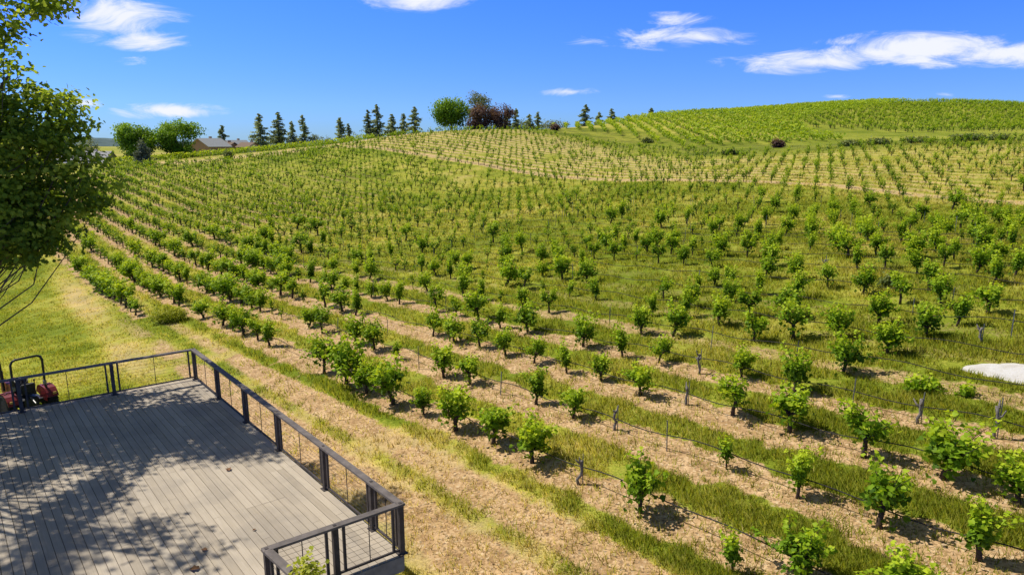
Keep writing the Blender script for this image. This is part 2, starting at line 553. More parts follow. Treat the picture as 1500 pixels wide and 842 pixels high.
class MB:
    def __init__(s):
        s.v = []; s.f = []; s.tint = []

    def add(s, vs, fs, tint=.5):
        b = len(s.v)
        s.v += [tuple(p) for p in vs]
        for f in fs:
            s.f.append(tuple(i + b for i in f)); s.tint.append(tint)

    def box(s, c, size, ax=None, tint=.5, bev=0):
        """ax: 3 unit axis vectors"""
        ax = ax or (Vector((1, 0, 0)), Vector((0, 1, 0)), Vector((0, 0, 1)))
        c = Vector(c)
        hx, hy, hz = (d / 2 for d in size)
        if bev <= 0:
            vs = [c + ax[0] * (sx * hx) + ax[1] * (sy * hy) + ax[2] * (sz * hz) for sx in (-1, 1) for sy in (-1, 1) for sz in (-1, 1)]
            s.add(vs, [(0, 1, 3, 2), (4, 6, 7, 5), (0, 4, 5, 1), (2, 3, 7, 6), (0, 2, 6, 4), (1, 5, 7, 3)], tint)
        else:
            ring = []
            b = bev
            prof = [(-hx + b, -hy), (hx - b, -hy), (hx, -hy + b), (hx, hy - b), (hx - b, hy), (-hx + b, hy), (-hx, hy - b), (-hx, -hy + b)]
            lay = [(-hz, .0), (-hz + b, 1.0), (hz - b, 1.0), (hz, .0)]
            vs = []
            for zz, fl in lay:
                for (px_, py_) in prof:
                    q = 1 if fl else (1 - b / max(hx, hy) * .9)
                    vs.append(c + ax[0] * (px_ * q) + ax[1] * (py_ * q) + ax[2] * zz)
            fs = []
            for r in range(3):
                for i in range(8):
                    j = (i + 1) % 8
                    fs.append((r * 8 + i, r * 8 + j, r * 8 + 8 + j, r * 8 + 8 + i))
            fs.append(tuple(range(7, -1, -1)))
            fs.append(tuple(24 + i for i in range(8)))
            s.add(vs, fs, tint)

    def bar(s, a, b, w, h, up=(0, 0, 1), tint=.5):
        a = Vector(a); b = Vector(b)
        d = (b - a)
        ln = d.length
        d.normalize()
        u = Vector(up)
        sd = d.cross(u)
        if sd.length < 1e-4:
            sd = d.cross(Vector((1, 0, 0)))
        sd.normalize()
        u = sd.cross(d)
        s.box((a + b) / 2, (ln, w, h), (d, sd, u), tint)

    def tube(s, pts, radii, n=8, cap=True, tint=.5):
        pts = [Vector(p) for p in pts]
        if isinstance(radii, (int, float)):
            radii = [radii] * len(pts)
        rings = []
        prev = None
        vs = []
        for i, p in enumerate(pts):
            if i == 0:
                d = pts[1] - pts[0]
            elif i == len(pts) - 1:
                d = pts[-1] - pts[-2]
            else:
                d = (pts[i + 1] - pts[i]).normalized() + (pts[i] - pts[i - 1]).normalized()
            if d.length < 1e-6:
                d = Vector((0, 0, 1))
            d.normalize()
            if prev is None:
                ref = Vector((0, 0, 1)) if abs(d.z) < .9 else Vector((1, 0, 0))
                x = d.cross(ref).normalized()
            else:
                x = prev - d * prev.dot(d)
                if x.length < 1e-5:
                    x = d.cross(Vector((0, 0, 1)))
                x.normalize()
            prev = x
            y = d.cross(x)
            for k in range(n):
                a = 2 * PI * k / n
                vs.append(p + (x * math.cos(a) + y * math.sin(a)) * radii[i])
        fs = []
        for i in range(len(pts) - 1):
            for k in range(n):
                j = (k + 1) % n
                fs.append((i * n + k, i * n + j, (i + 1) * n + j, (i + 1) * n + k))
        if cap:
            fs.append(tuple(range(n - 1, -1, -1)))
            fs.append(tuple((len(pts) - 1) * n + k for k in range(n)))
        s.add(vs, fs, tint)

    def lathe(s, c, axis, prof, n=24, tint=.5):
        """prof: list of (r, h) along the axis"""
        c = Vector(c)
        ax = Vector(axis).normalized()
        x = ax.orthogonal().normalized()
        y = ax.cross(x)
        vs = []
        for r, h in prof:
            for k in range(n):
                a = 2 * PI * k / n
                vs.append(c + ax * h + (x * math.cos(a) + y * math.sin(a)) * r)
        fs = []
        for i in range(len(prof) - 1):
            for k in range(n):
                j = (k + 1) % n
                fs.append((i * n + k, i * n + j, (i + 1) * n + j, (i + 1) * n + k))
        fs.append(tuple(range(n - 1, -1, -1)))
        fs.append(tuple((len(prof) - 1) * n + k for k in range(n)))
        s.add(vs, fs, tint)

    def mesh(s, name, mat, smooth=False):
        me = bpy.data.meshes.new(name)
        me.from_pydata([tuple(p) for p in s.v], [], s.f)
        me.materials.append(mat)
        a = me.attributes.new('tint', 'FLOAT', 'FACE')
        a.data.foreach_set('value', np.asarray(s.tint, np.float32))
        if smooth:
            me.polygons.foreach_set('use_smooth', np.ones(len(s.f), bool))
        me.update()
        return me

    def obj(s, name, mat, parent=None, smooth=False):
        return link(bpy.data.objects.new(name, s.mesh(name, mat, smooth)), parent)


def empty(name, loc, rz=0):
    o = bpy.data.objects.new(name, None)
    o.empty_display_size = .2
    o.location = loc
    o.rotation_euler = (0, 0, rz)
    return link(o)


def tag(o, label, cat, group=None):
    o['label'] = label
    o['category'] = cat
    if group:
        o['group'] = group
    return o


def struct(o):
    o['kind'] = 'structure'
    return o


def unit(v):
    return v / np.maximum(np.linalg.norm(v, axis=-1, keepdims=True), 1e-9)


LEAF_RH = (np.array([[0, 0, 0], [.42, .48, .10], [0, 1, -.05], [-.42, .48, .10]]), np.array([[0, 1, 2], [0, 2, 3]]))
LEAF_VINE = (np.array([[0, .12, 0], [.40, -.02, .04], [.52, .42, .12], [.30, .66, .06], [0, 1.0, -.12], [-.30, .66, .06], [-.52, .42, .12], [-.40, -.02, .04]]),
             np.array([[0, 1, 2, 3], [0, 3, 4, 4], [0, 4, 5, 5], [0, 5, 6, 7]]))
LEAF_OAK = (np.array([[0, 0, 0], [.20, .22, .03], [.40, .40, .07], [.26, .62, .05], [.30, .82, .0], [0, 1, -.08], [-.30, .82, .0], [-.26, .62, .05], [-.40, .40, .07], [-.20, .22, .03]]),
            np.array([[0, 1, 2, 3], [0, 3, 4, 5], [0, 5, 6, 7], [0, 7, 8, 9]]))
LEAF_VINE = (LEAF_VINE[0], np.array([[0, 1, 2, 3], [3, 4, 0, 0], [0, 4, 5, 5], [0, 5, 6, 7]]))


def leaf_mesh(P, Nn, size, kind, rng, tint):
    """a leaf at every point P facing Nn; returns V, F(tri), face tint"""
    n = len(P)
    Nn = unit(Nn + rng.normal(0, .001, Nn.shape))
    T = unit(np.cross(Nn, rng.normal(0, 1, (n, 3))))
    B = np.cross(Nn, T)
    sz = size if np.ndim(size) else np.full(n, size)
    LV, LF = kind
    tri = []
    for f in LF:
        f = list(f)
        tri.append([f[0], f[1], f[2]])
        if len(f) == 4 and len(set(f)) == 4:
            tri.append([f[0], f[2], f[3]])
    tri = np.array(tri)
    V = (P[:, None, :] + (B[:, None, :] * LV[None, :, 0:1] + T[:, None, :] * (LV[None, :, 1:2] - .5) + Nn[:, None, :] * LV[None, :, 2:3]) * sz[:, None, None])
    F = (tri[None] + (np.arange(n) * len(LV))[:, None, None]).reshape(-1, 3)
    return V.reshape(-1, 3), F, np.repeat(tint, len(tri))


LEAF_VINE = (LEAF_VINE[0], np.array([[0, 1, 2], [0, 2, 3], [0, 3, 4], [0, 4, 5], [0, 5, 6], [0, 6, 7]]))


def leaves_mesh(name, P, Nn, size, kind, rng, tint, mat):
    V, F, t = leaf_mesh(P, Nn, size, kind, rng, tint)
    return mesh_np(name, V, F, mat, t)


# ------------------------------------------------------------------ ground
def axis_lin(parts):
    out = []
    for a, b, st in parts:
        out += list(np.arange(a, b, st))
    return out


gx_pos = axis_lin([(0, 30, .2), (30, 90, .6), (90, 320, 2.5)])
v = 320.0
while v < 6000:
    gx_pos.append(v); v *= 1.18
gx = np.array(sorted(set([-a for a in gx_pos] + gx_pos)))
gy = axis_lin([(-30, 5, 2), (5, 48, .2), (48, 175, .6), (175, 440, 2.5)])
v = 440.0
while v < 9000:
    gy.append(v); v *= 1.15
gy = np.array(gy)
GX, GY = np.meshgrid(gx, gy)
GZ = height(GX, GY)
g_, s_, d_ = zone(GX.ravel(), GY.ravel())
nx_, ny_ = len(gx), len(gy)
idx = np.arange(nx_ * ny_).reshape(ny_, nx_)
FQ = np.stack([idx[:-1, :-1], idx[:-1, 1:], idx[1:, 1:], idx[1:, :-1]], -1).reshape(-1, 4)
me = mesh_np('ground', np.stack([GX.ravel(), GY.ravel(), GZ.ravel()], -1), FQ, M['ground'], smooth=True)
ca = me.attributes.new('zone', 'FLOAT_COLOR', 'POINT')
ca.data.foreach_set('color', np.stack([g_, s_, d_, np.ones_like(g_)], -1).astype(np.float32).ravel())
ground = struct(link(bpy.data.objects.new('ground', me)))


# distant wooded hills on the horizon
def make_hills():
    az = np.linspace(-1.15, 1.15, 260)
    rows = []
    for j, (rr, hh) in enumerate([(1500, -8), (1560, .45), (1640, 1.0), (1800, .7), (2200, -8)]):
        n = fbm(az * 9 + 3, az * 0 + 1, 71, 5) * 20 + fbm(az * 70, az * 0 + 4, 73, 3) * 7 - 3
        z = (n if hh > 0 else 0) * max(hh, 0) + (hh if hh < 0 else 0) + 3
        rows.append(np.stack([np.sin(az) * rr, np.cos(az) * rr, np.broadcast_to(z, az.shape)], -1))
    V = np.concatenate(rows)
    n = len(az)
    i = np.arange(5 * n).reshape(5, n)
    F = np.stack([i[:-1, :-1], i[:-1, 1:], i[1:, 1:], i[1:, :-1]], -1).reshape(-1, 4)
    m = bpy.data.materials.new('hills')
    t = nt(m)
    tc = N(t, 'ShaderNodeTexCoord')
    nn = noise(t, tc.outputs['Object'], .05, 6, .7)
    principled(t, ramp(t, [(.35, (.075, .115, .12)), (.65, (.13, .185, .18))], nn).outputs[0], .95, .05)  # blue distance haze is mixed into the woodland colour
    struct(link(bpy.data.objects.new('hills', mesh_np('hills', V, F, m, smooth=True))))


make_hills()

# white gravel pad between two rows on the right
PAD = [(11.86, 17.32), (12.1, 17.52), (12.59, 17.55), (13.3, 17.35), (14.6, 16.4), (14.3, 15.1), (13.2, 15.35), (12.83, 15.75), (12.55, 16.15), (12.2, 16.7)]


def make_pad():
    cx = sum(p[0] for p in PAD) / len(PAD); cy = sum(p[1] for p in PAD) / len(PAD)
    V = []
    rings = [1.03, .95, .8, .6, .4, .2]
    K = 40
    # resample the outline
    pts = []
    per = [math.dist(PAD[i], PAD[(i + 1) % len(PAD)]) for i in range(len(PAD))]
    tot = sum(per)
    for k in range(K):
        d = tot * k / K
        i = 0
        while d > per[i]:
            d -= per[i]; i += 1
        a, b = PAD[i], PAD[(i + 1) % len(PAD)]
        f = d / per[i]
        pts.append((a[0] + (b[0] - a[0]) * f, a[1] + (b[1] - a[1]) * f))
    for r in rings:
        for p in pts:
            V.append((cx + (p[0] - cx) * r, cy + (p[1] - cy) * r))
    V = np.array(V)
    z = height(V[:, 0], V[:, 1]) + np.repeat([-.04, .008, .015, .018, .02, .02], K) + RNG.normal(0, .006, len(V))
    V = np.column_stack([V, z])
    F = []
    for r in range(len(rings) - 1):
        for k in range(K):
            j = (k + 1) % K
            F.append((r * K + k, r * K + j, (r + 1) * K + j, (r + 1) * K + k))
    mb = MB()
    mb.add(V.tolist(), F + [tuple((len(rings) - 1) * K + k for k in range(K))])
    m = bpy.data.materials.new('white_gravel')
    t = nt(m)
    tc = N(t, 'ShaderNodeTexCoord')
    n = noise(t, tc.outputs['Object'], 25, 5, .75)
    n2 = noise(t, tc.outputs['Object'], 3, 4, .6)
    c = mixc(t, .5, ramp(t, [(.3, (.48, .46, .44)), (.7, (.70, .69, .67))], n).outputs[0], ramp(t, [(.35, (.52, .48, .42)), (.6, (.72, .71, .69))], n2).outputs[0])
    principled(t, c, .9, .1, bumpn(t, n, .6, .03))
    o = struct(mb.obj('gravel_pad', m, smooth=True))


make_pad()

# ------------------------------------------------------------------ deck
DZ = 1.35
A_ = Vector((-9.2, 18.85)); B_ = Vector((-1.81, 10.14)); C_ = Vector((-3.62, 8.83)); D_ = Vector((-2.1, 7.2))
DE = (B_ - A_).normalized()          # board direction
DN = Vector((DE.y, -DE.x))           # across the boards, towards the left/front
if DN.dot(C_ - B_) < 0:
    DN = -DN


def clip(poly, n, d, keep_less=True):
    out = []
    for i in range(len(poly)):
        p, q = poly[i], poly[(i + 1) % len(poly)]
        a = n.dot(p) - d; b = n.dot(q) - d
        if not keep_less:
            a, b = -a, -b
        if a <= 0:
            out.append(p)
        if (a < 0 < b) or (b < 0 < a):
            out.append(p + (q - p) * (a / (a - b)))
    return out


def make_deck():
    root = tag(empty('deck', (-9, 9, 0)), 'raised grey composite plank deck dappled with oak shade', 'deck')
    mw = Vector((-9, 9, 0))
    mb = MB()
    poly = [Vector(p) for p in DECKPOLY]
    d0 = min(DN.dot(p) for p in poly)
    d1 = max(DN.dot(p) for p in poly)
    w = .146; gap = .009
    d = d0
    rr = random.Random(3)
    while d < d1:
        strip = clip(clip(poly, DN, d + w - gap), DN, d, False)
        if len(strip) < 3:
            d += w
            continue
        e0 = min(DE.dot(p) for p in strip); e1 = max(DE.dot(p) for p in strip)
        cuts = [e0 - 1]
        e = e0 + rr.choice([1.2, 2.4, 3.6, 4.8])
        while e < e1 - .6:
            cuts.append(e)
            e += 4.8
        cuts.append(e1 + 1)
        for ca, cb in zip(cuts[:-1], cuts[1:]):
            cc = clip(clip(strip, DE, cb - .003), DE, ca + .003, False)
            if len(cc) >= 3:
                ti = rr.random()
                zt = DZ + rr.uniform(-.0015, .0015)
                n = len(cc)
                area = sum(cc[i].x * cc[(i + 1) % n].y - cc[(i + 1) % n].x * cc[i].y for i in range(n))
                if area < 0:
                    cc = cc[::-1]
                top = [(p.x - mw.x, p.y - mw.y, zt) for p in cc]
                bot = [(p.x - mw.x, p.y - mw.y, DZ - .03) for p in cc]
                mb.add(top + bot, [tuple(range(n))] + [(n + i, n + (i + 1) % n, (i + 1) % n, i) for i in range(n)], ti)
        d += w
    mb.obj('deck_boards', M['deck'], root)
    # one dark sheet just below the boards, seen through the gaps
    mb = MB()
    k = 0
    cen = Vector((-9, 9))
    ctr = [p + (cen - p).normalized() * .12 for p in poly]
    mb.add([(p.x - mw.x, p.y - mw.y, DZ - .04) for p in ctr], [tuple(range(len(ctr)))[::-1]])
    e3 = Vector((DE.x, DE.y, 0))
    mb.obj('under_sheet', M['beam'], root)
    # fascia on the visible edges
    edges = [(DECKPOLY[5], DECKPOLY[0]), (DECKPOLY[0], DECKPOLY[1]), (DECKPOLY[1], DECKPOLY[2]), (DECKPOLY[2], DECKPOLY[3])]
    for a, b in edges:
        a = Vector(a); b = Vector(b)
        dr = (b - a).normalized()
        nn = Vector((dr.y, -dr.x))
        if nn.dot(a - cen) < 0:
            nn = -nn
        fb = MB()
        o = nn * .018
        pa = a + o - mw.xy; pb = b + o - mw.xy
        fb.bar((pa.x, pa.y, DZ - .15), (pb.x, pb.y, DZ - .15), .03, .27)
        fb.obj('fascia', M['fascia'], root)
    # posts that carry the deck
    spots = []
    for f in (.03, .35, .68, .97):
        spots.append(A_ + (B_ - A_) * f + DN * .35)
    for f in (.25, .5, .75):
        spots.append(A_ + (Vector(DECKPOLY[5]) - A_) * f + (DE * .35))
    spots.append(C_ + DN * .3)
    spots.append(Vector((-9, 9)))
    for p in spots:
        pb = MB()
        z0 = h1(p.x, p.y) - .3
        pb.box((p.x - mw.x, p.y - mw.y, (z0 + DZ - .05) / 2), (.14, .14, DZ - .05 - z0))
        pb.obj('support_post', M['beam'], root)


make_deck()

RAILH = .91


def make_railing(label, pts, ends, cat='railing'):
    """pts: list of post positions in plan (Vector 2D); panels between them"""
    base = Vector((pts[0].x, pts[0].y, DZ))
    root = tag(empty('deck_railing', base), label, cat, 'dark metal railings round the deck')

    def Lc(p, z):
        return Vector((p.x - base.x, p.y - base.y, z))
    # top rail in one length
    a, b = pts[0], pts[-1]
    dr = (b - a).normalized()
    tr = MB()
    tr.bar(Lc(a - dr * ends[0], RAILH - .02), Lc(b + dr * ends[1], RAILH - .02), .125, .04)
    tr.obj('top_rail', M['rail_top'], root)
    for i, p in enumerate(pts):
        if i == 0 and ends[2]:
            continue
        pm = MB()
        sd = Vector((-dr.y, dr.x))
        pm.box(Lc(p, (RAILH - .045) / 2), (.085, .085, RAILH - .045), (Vector((dr.x, dr.y, 0)), Vector((sd.x, sd.y, 0)), Vector((0, 0, 1))))
        po = pm.obj('post', M['rail'], root)
        fb = MB()
        fb.box(Lc(p, .008), (.16, .16, .012), (Vector((dr.x, dr.y, 0)), Vector((sd.x, sd.y, 0)), Vector((0, 0, 1))))
        fo = fb.obj('base_plate', M['rail'], po)
        cb = MB()
        cb.box(Lc(p, RAILH + .004), (.05, .05, .006), (Vector((dr.x, dr.y, 0)), Vector((sd.x, sd.y, 0)), Vector((0, 0, 1))))
        cb.obj('bracket', M['rail'], po)
    for p, q in zip(pts[:-1], pts[1:]):
        e = (q - p).normalized()
        a1 = p + e * .14; b1 = q - e * .14
        bm_ = MB()
        bm_.bar(Lc(p + e * .045, .075), Lc(q - e * .045, .075), .03, .035)
        bm_.obj('bottom_rail', M['rail'], root)
        for w in (a1, b1):
            s2 = MB()
            s2.bar(Lc(w, .093), Lc(w, RAILH - .042), .04, .042, (e.x, e.y, 0))
            s2.obj('stile', M['rail'], root)
        mid = (p + q) / 2
        r = MB()
        r.tube([Lc(mid, .093), Lc(mid, RAILH - .042)], .008, 6)
        r.obj('rod', M['rail'], root)
        for k in range(1, 9):
            z = .093 + (RAILH - .135) * k / 9
            cm = MB()
            cm.tube([Lc(a1, z), Lc((a1 + b1) / 2, z - .004), Lc(b1, z)], .0026, 4, False)
            cm.obj('cable', M['cable'], root)
    return root


RA = Vector((-9.12, 18.72)); RB = Vector((-1.83, 10.18)); RC = Vector((-3.56, 8.90))
side = [RA + (RB - RA) * f for f in (0, .18, .363, .544, .748, .915, 1.0)]
make_railing('long dark metal railing along the vineyard side of the deck', side, (.06, .06, False))
BK = (Vector((-12.37, 16.27)) - RA).normalized()
back = [RA + BK * d for d in (0, 2.05, 4.1, 6.15, 8.2)]
make_railing('dark metal railing across the back edge of the deck, by the red tractor', back, (-.06, .06, True))
front = [RB, RB + (RC - RB) * .52, RC]
make_railing('short dark metal railing at the near corner of the deck, with cables over pale boards', front, (-.06, .06, True))
DD = Vector((.70, -.714))
ret = [RC, RC + DD * 1.9]
make_railing('dark metal return railing running towards the viewer at the deck notch', ret, (-.06, .06, True))

# fallen leaves on the boards
for i, (x, y, lab, sz) in enumerate([(-5.95, 13.19, 'curled brown fallen leaf alone in the sunlit middle of the deck', .16), (-5.2, 10.27, 'reddish brown fallen leaf near the shade at the front of the deck', .12),
                                     (-5.15, 9.72, 'dark fallen leaf at the bottom edge of the picture on the deck', .17), (-4.55, 10.83, 'tiny brown fallen leaf on pale boards beside the front railing', .07)]):
    fb = MB()
    lv = LEAF_OAK[0]
    a = random.uniform(0, 6)
    vs = [((p[0] * math.cos(a) - p[1] * math.sin(a)) * sz, (p[0] * math.sin(a) + p[1] * math.cos(a)) * sz, .012 + abs(p[0]) * sz * .5 + .03 * p[1] * sz) for p in lv]
    fb.add(vs, [tuple(f) for f in LEAF_OAK[1].tolist()])
    o = fb.obj('fallen_leaf', M['dry_leaf'])
    o.location = (x, y, DZ)
    tag(o, lab, 'leaf', 'fallen leaves on the deck')


# ------------------------------------------------------------------ grapevines
def vine_arrays(kind, seed, lod):
    """returns trunk MB, leaf points, normals, sizes, tints. unit vine about 1.1 m tall"""
    rr = np.random.default_rng(seed)
    py = random.Random(seed)
    tb = MB()
    nseg = 8 if lod == 0 else 4
    hh = {'round': .33, 'wide': .34, 'tall': .36, 'young': .36, 'fork': .46}[kind] + .04 + rr.normal(0, .03)
    lean = rr.normal(0, .05, 2)
    tr = .045 if kind != 'young' else .028
    head = Vector((lean[0], lean[1], hh))
    tb.tube([(0, 0, -.12), (lean[0] * .2, lean[1] * .3, hh * .35), (lean[0] * .8, lean[1] * .6, hh * .7), head], [tr * 1.35, tr, tr * .9, tr * 1.15], nseg)
    ns = {'round': 15, 'wide': 15, 'tall': 11, 'young': 7, 'fork': 11}[kind]
    spread = {'round': .95, 'wide': 1.3, 'tall': .5, 'young': .55, 'fork': 1.0}[kind]
    length = {'round': .76, 'wide': .72, 'tall': .90, 'young': .62, 'fork': .72}[kind]
    P = []; Nn = []; sz = []; ti = []
    arms = []
    na = 2 if kind == 'fork' else (1 if kind in ('tall', 'young') else 3)
    a0 = rr.uniform(0, 6.28)
    for i in range(na):
        a = a0 + i * 6.283 / na + rr.normal(0, .3)
        r = .20 if kind == 'fork' else (.14 if kind == 'round' else (.22 if kind == 'wide' else .03))
        e = head + Vector((math.cos(a) * r, math.sin(a) * r, rr.uniform(.06, .16)))
        tb.tube([head, (head + e) / 2 + Vector((0, 0, -.01)), e], [tr * .9, tr * .75, tr * .65], max(4, nseg - 2))
        arms.append((e, a))
    step = {0: .035, 1: .075, 2: .15}[lod]
    lsize = {0: .122, 1: .175, 2: .26}[lod]
    for i in range(ns):
        o, a = arms[i % na]
        th = abs(rr.normal(0, .5)) * spread
        th = min(th, 1.35)
        az = a + rr.normal(0, 1.4)
        d = np.array([math.sin(th) * math.cos(az), math.sin(th) * math.sin(az), math.cos(th)])
        ln = length * rr.uniform(.40, 1.22) * (1 - .22 * th)
        p = np.array(o)
        sh = [tuple(p)]
        n = max(2, int(ln / step))
        for j in range(n):
            f = j / n
            d = d + rr.normal(0, .06, 3)
            d[2] -= .045 * f * (step / .035)
            d = d / np.linalg.norm(d)
            p = p + d * ln / n
            if j % 3 == 2 or j == n - 1:
                sh.append(tuple(p))
            for _ in range(2 if lod == 0 else 1):
                offd = rr.normal(0, 1, 3)
                offd -= d * offd.dot(d)
                offd /= np.linalg.norm(offd) + 1e-9
                rad = rr.uniform(.05, .15) * (1 if lod < 2 else 1.2)
                q = p + offd * rad
                P.append(q)
                Nn.append(offd * .55 + np.array([0, 0, .65]) + rr.normal(0, .35, 3))
                s = lsize * rr.uniform(.6, 1.15) * (1 - .3 * f)
                sz.append(s)
                ti.append(.25 + .38 * f + .22 * np.clip((q[2] - .6) / .5, 0, 1) + rr.normal(0, .12))  # shoot tips yellower; the brighter lit top is put into the tint
        if lod == 0 and len(sh) > 1:
            tb.tube(sh, [.007 - .004 * q / len(sh) for q in range(len(sh))], 4, False)
    # a few low suckers and inner leaves, core shade put into their dark tint
    for _ in range({0: 70, 1: 18, 2: 6}[lod]):
        q = np.array(head) + rr.normal(0, 1, 3) * np.array([.17, .17, .15]) * (1.0 if kind not in ('young', 'tall') else .6) + np.array([0, 0, .06])
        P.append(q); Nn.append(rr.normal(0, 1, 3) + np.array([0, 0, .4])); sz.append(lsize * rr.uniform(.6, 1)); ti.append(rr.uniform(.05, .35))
    P = np.array(P); Nn = np.array(Nn); sz = np.array(sz); ti = np.clip(np.array(ti), 0, 1)
    return tb, P, Nn, sz, ti, rr


KINDS = ['round', 'round', 'wide', 'fork', 'tall', 'tall', 'young', 'round', 'wide', 'fork', 'round', 'tall', 'wide', 'fork', 'young']
PROTO = []
for i, kd in enumerate(KINDS):
    tb, P, Nn, sz, ti, rr = vine_arrays(kd, 100 + i, 0)
    top = float(np.quantile(P[:, 2], .97)) + .04
    tm = tb.mesh('trunk', M['vine_bark'], True)
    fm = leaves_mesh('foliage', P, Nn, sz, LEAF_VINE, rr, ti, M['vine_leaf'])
    PROTO.append((kd, top, tm, fm, float(np.percentile(np.hypot(P[:, 0], P[:, 1]), 95))))

# measured vines (plan x, y, height of the plant in metres)
VM = [(-6.8, 23.55, 1.45), (-5.68, 22.19, 1.75), (-4.74, 21.04, 1.2), (-3.65, 19.88, 1.5), (-2.59, 18.76, 0.85), (-1.53, 17.46, 1.26), (-0.49, 16.37, 1.05), (0.49, 15.15, 1.15), (2.6, 12.59, 1.18), (3.78, 10.44, 0.8), (4.78, 10.08, 1.0), (6.13, 9.24, 0.89),
      (-6.39, 26.82, 1.3), (-5.38, 25.66, 1.15), (-4.32, 24.16, 0.72), (-2.28, 21.66, 1.13), (-1.36, 20.75, 0.96), (0.69, 18.54, 1.08), (1.64, 17.29, 0.87), (4.69, 13.79, 0.79), (5.65, 12.37, 1.06), (6.63, 11.19, 1.27), (7.64, 10.01, 1.08),
      (-3.19, 26.5, 1.12), (-2.25, 25.42, 1.12), (-1.19, 24.27, 1.09), (-0.22, 23.07, 1.02), (0.74, 21.95, 0.92), (1.74, 20.7, 1.0), (2.7, 19.73, 0.88), (3.66, 18.35, 0.97), (5.61, 16.33, 1.11), (6.58, 15.12, 1.12), (7.55, 13.59, 1.21), (8.54, 12.48, 1.24), (9.19, 11.3, 0.96),
      (3.63, 21.48, 1.09), (4.64, 20.65, 0.89), (6.6, 18.67, 0.91), (7.51, 17.21, 1.16), (5.62, 22.94, 1.18), (4.61, 23.52, 1.08), (7.32, 23.34, 1.13), (7.88, 21.42, 1.0), (9.03, 21.09, 1.26), (9.21, 18.09, 1.18), (10.9, 18.99, 1.01), (10.3, 20.85, 1.07), (12.54, 19.93, 1.08), (13.8, 20.45, 1.04), (11.93, 21.49, 1.08), (15.16, 21.12, 0.99), (14.41, 22.3, 1.22), (13.0, 24.69, 1.12), (13.49, 23.1, 1.12), (17.3, 24.05, 1.07), (18.51, 24.68, 1.23), (17.84, 25.78, 1.07), (15.11, 24.2, 1.14), (15.9, 26.32, 1.05), (15.41, 27.76, 1.08), (14.33, 27.88, 1.13), (15.2, 30.51, 1.23), (16.44, 30.48, 1.04), (17.38, 27.07, 1.03), (17.0, 28.71, 1.0), (18.85, 30.11, 0.92), (8.53, 23.83, 1.11), (9.8, 26.34, 1.01), (10.8, 28.64, 1.04), (9.06, 27.86, 1.0), (8.46, 26.06, 0.93), (9.83, 23.24, 1.16), (10.74, 25.23, 1.1), (11.78, 27.83, 1.15), (6.4, 24.8, 1.08), (6.92, 25.89, 1.07), (6.26, 27.48, 0.96), (5.38, 25.45, 0.94), (7.76, 27.85, 0.87), (8.64, 28.57, 0.84), (12.25, 25.92, 0.97), (11.74, 30.58, 1.11)]
STUMPS = [(1.5, 13.9, 0.67), (2.63, 16.3, 0.63), (4.68, 17.31, 0.61), (5.52, 19.27, 0.72), (9.38, 14.77, 0.7), (10.38, 13.7, 0.86), (13.51, 18.96, 0.51), (13.01, 28.01, 0.74)]
STAKES = [(-0.35, 19.58, 0.74), (-3.26, 22.85, 0.83), (3.64, 14.92, 0.77), (8.41, 15.91, 0.79), (6.42, 21.16, 0.8), (8.43, 19.38, 0.63), (14.44, 19.02, 0.81), (14.85, 22.44, 0.59), (13.25, 21.92, 0.56), (-5.18, 27.42, 0.67), (-7.56, 28.6, 0.77), (3.71, 25.09, 0.66), (8.12, 29.11, 0.66), (2.58, 20.47, 0.5), (21.26, 30.96, 0.68), (6.89, 37.22, 0.61), (11.87, 34.53, 0.66)]

vines = [(x, y, h, -1) for x, y, h in VM]
mx_ = np.array([(a, b) for a, b, *_ in VM + STUMPS])
pyr = random.Random(77)
for k in range(0, 62):
    c = C0 + k * SR
    for j in range(-10, 150):
        s = j * SV + (.38 + 1.1 * (k - 1)) % SV + pyr.gauss(0, .07)
        x, y = xy(c + pyr.gauss(0, .04), s)
        if k == 0 and s < 42.2:
            continue
        if not inpoly(np.array([x]), np.array([y]), VPOLY)[0] or y < 5:
            continue
        px, py, t = project(x, y, PA * x + PB * y)
        if (t < 40 and 880 < px < 1540 and py > 395) or (k <= 3 and px > 432 + 45 * (k - 1) and t < 40):
            continue
        if np.min(np.hypot(mx_[:, 0] - x, mx_[:, 1] - y)) < .8:
            continue
        left = max(0, min(1, (-x - 6) / 14))
        if c < 66:
            keep = .79 + .19 * left
            if x > 16:
                keep = .72
        else:
            keep = .80 if x < 38 else .70
        if 16 < c < 40 and x > -12:
            keep -= .04
        if pyr.random() > keep:
            continue
        hh = pyr.gauss(1.10, .16) + .26 * left * (1 if c < 40 else .4)
        if pyr.random() < .14:
            hh *= .7
        vines.append((x, y, min(1.7, max(.55, hh)), k))

va = np.array([(a, b, c_) for a, b, c_, _ in vines])
vz = height(va[:, 0], va[:, 1])
vpx, vpy, vt = project(va[:, 0], va[:, 1], vz + va[:, 2] * .5)
infr = (vpx > -25) & (vpx < 1525) & (vpy > 100) & (vpy < 880) & (va[:, 1] > 3)
score = np.where(infr, va[:, 2] / vt, 0)
order = np.argsort(-score)
near = [i for i in order[:300] if score[i] > 0]
nearset = set(near)

ORD = ['zeroth', 'first', 'second', 'third', 'fourth', 'fifth', 'sixth', 'seventh', 'eighth', 'ninth', 'tenth', 'eleventh', 'twelfth', 'thirteenth', 'fourteenth', 'fifteenth', 'sixteenth', 'seventeenth', 'eighteenth', 'nineteenth', 'twentieth']


def ordn(n):
    if n <= 20:
        return ORD[n]
    tens = {2: 'twenty', 3: 'thirty', 4: 'forty', 5: 'fifty', 6: 'sixty'}[n // 10]
    return (tens + '-' + ORD[n % 10]) if n % 10 else {20: 'twentieth', 30: 'thirtieth', 40: 'fortieth', 50: 'fiftieth', 60: 'sixtieth'}[n]


def rowk(x, y):
    return int(round((cs(x, y)[0] - C0) / SR))


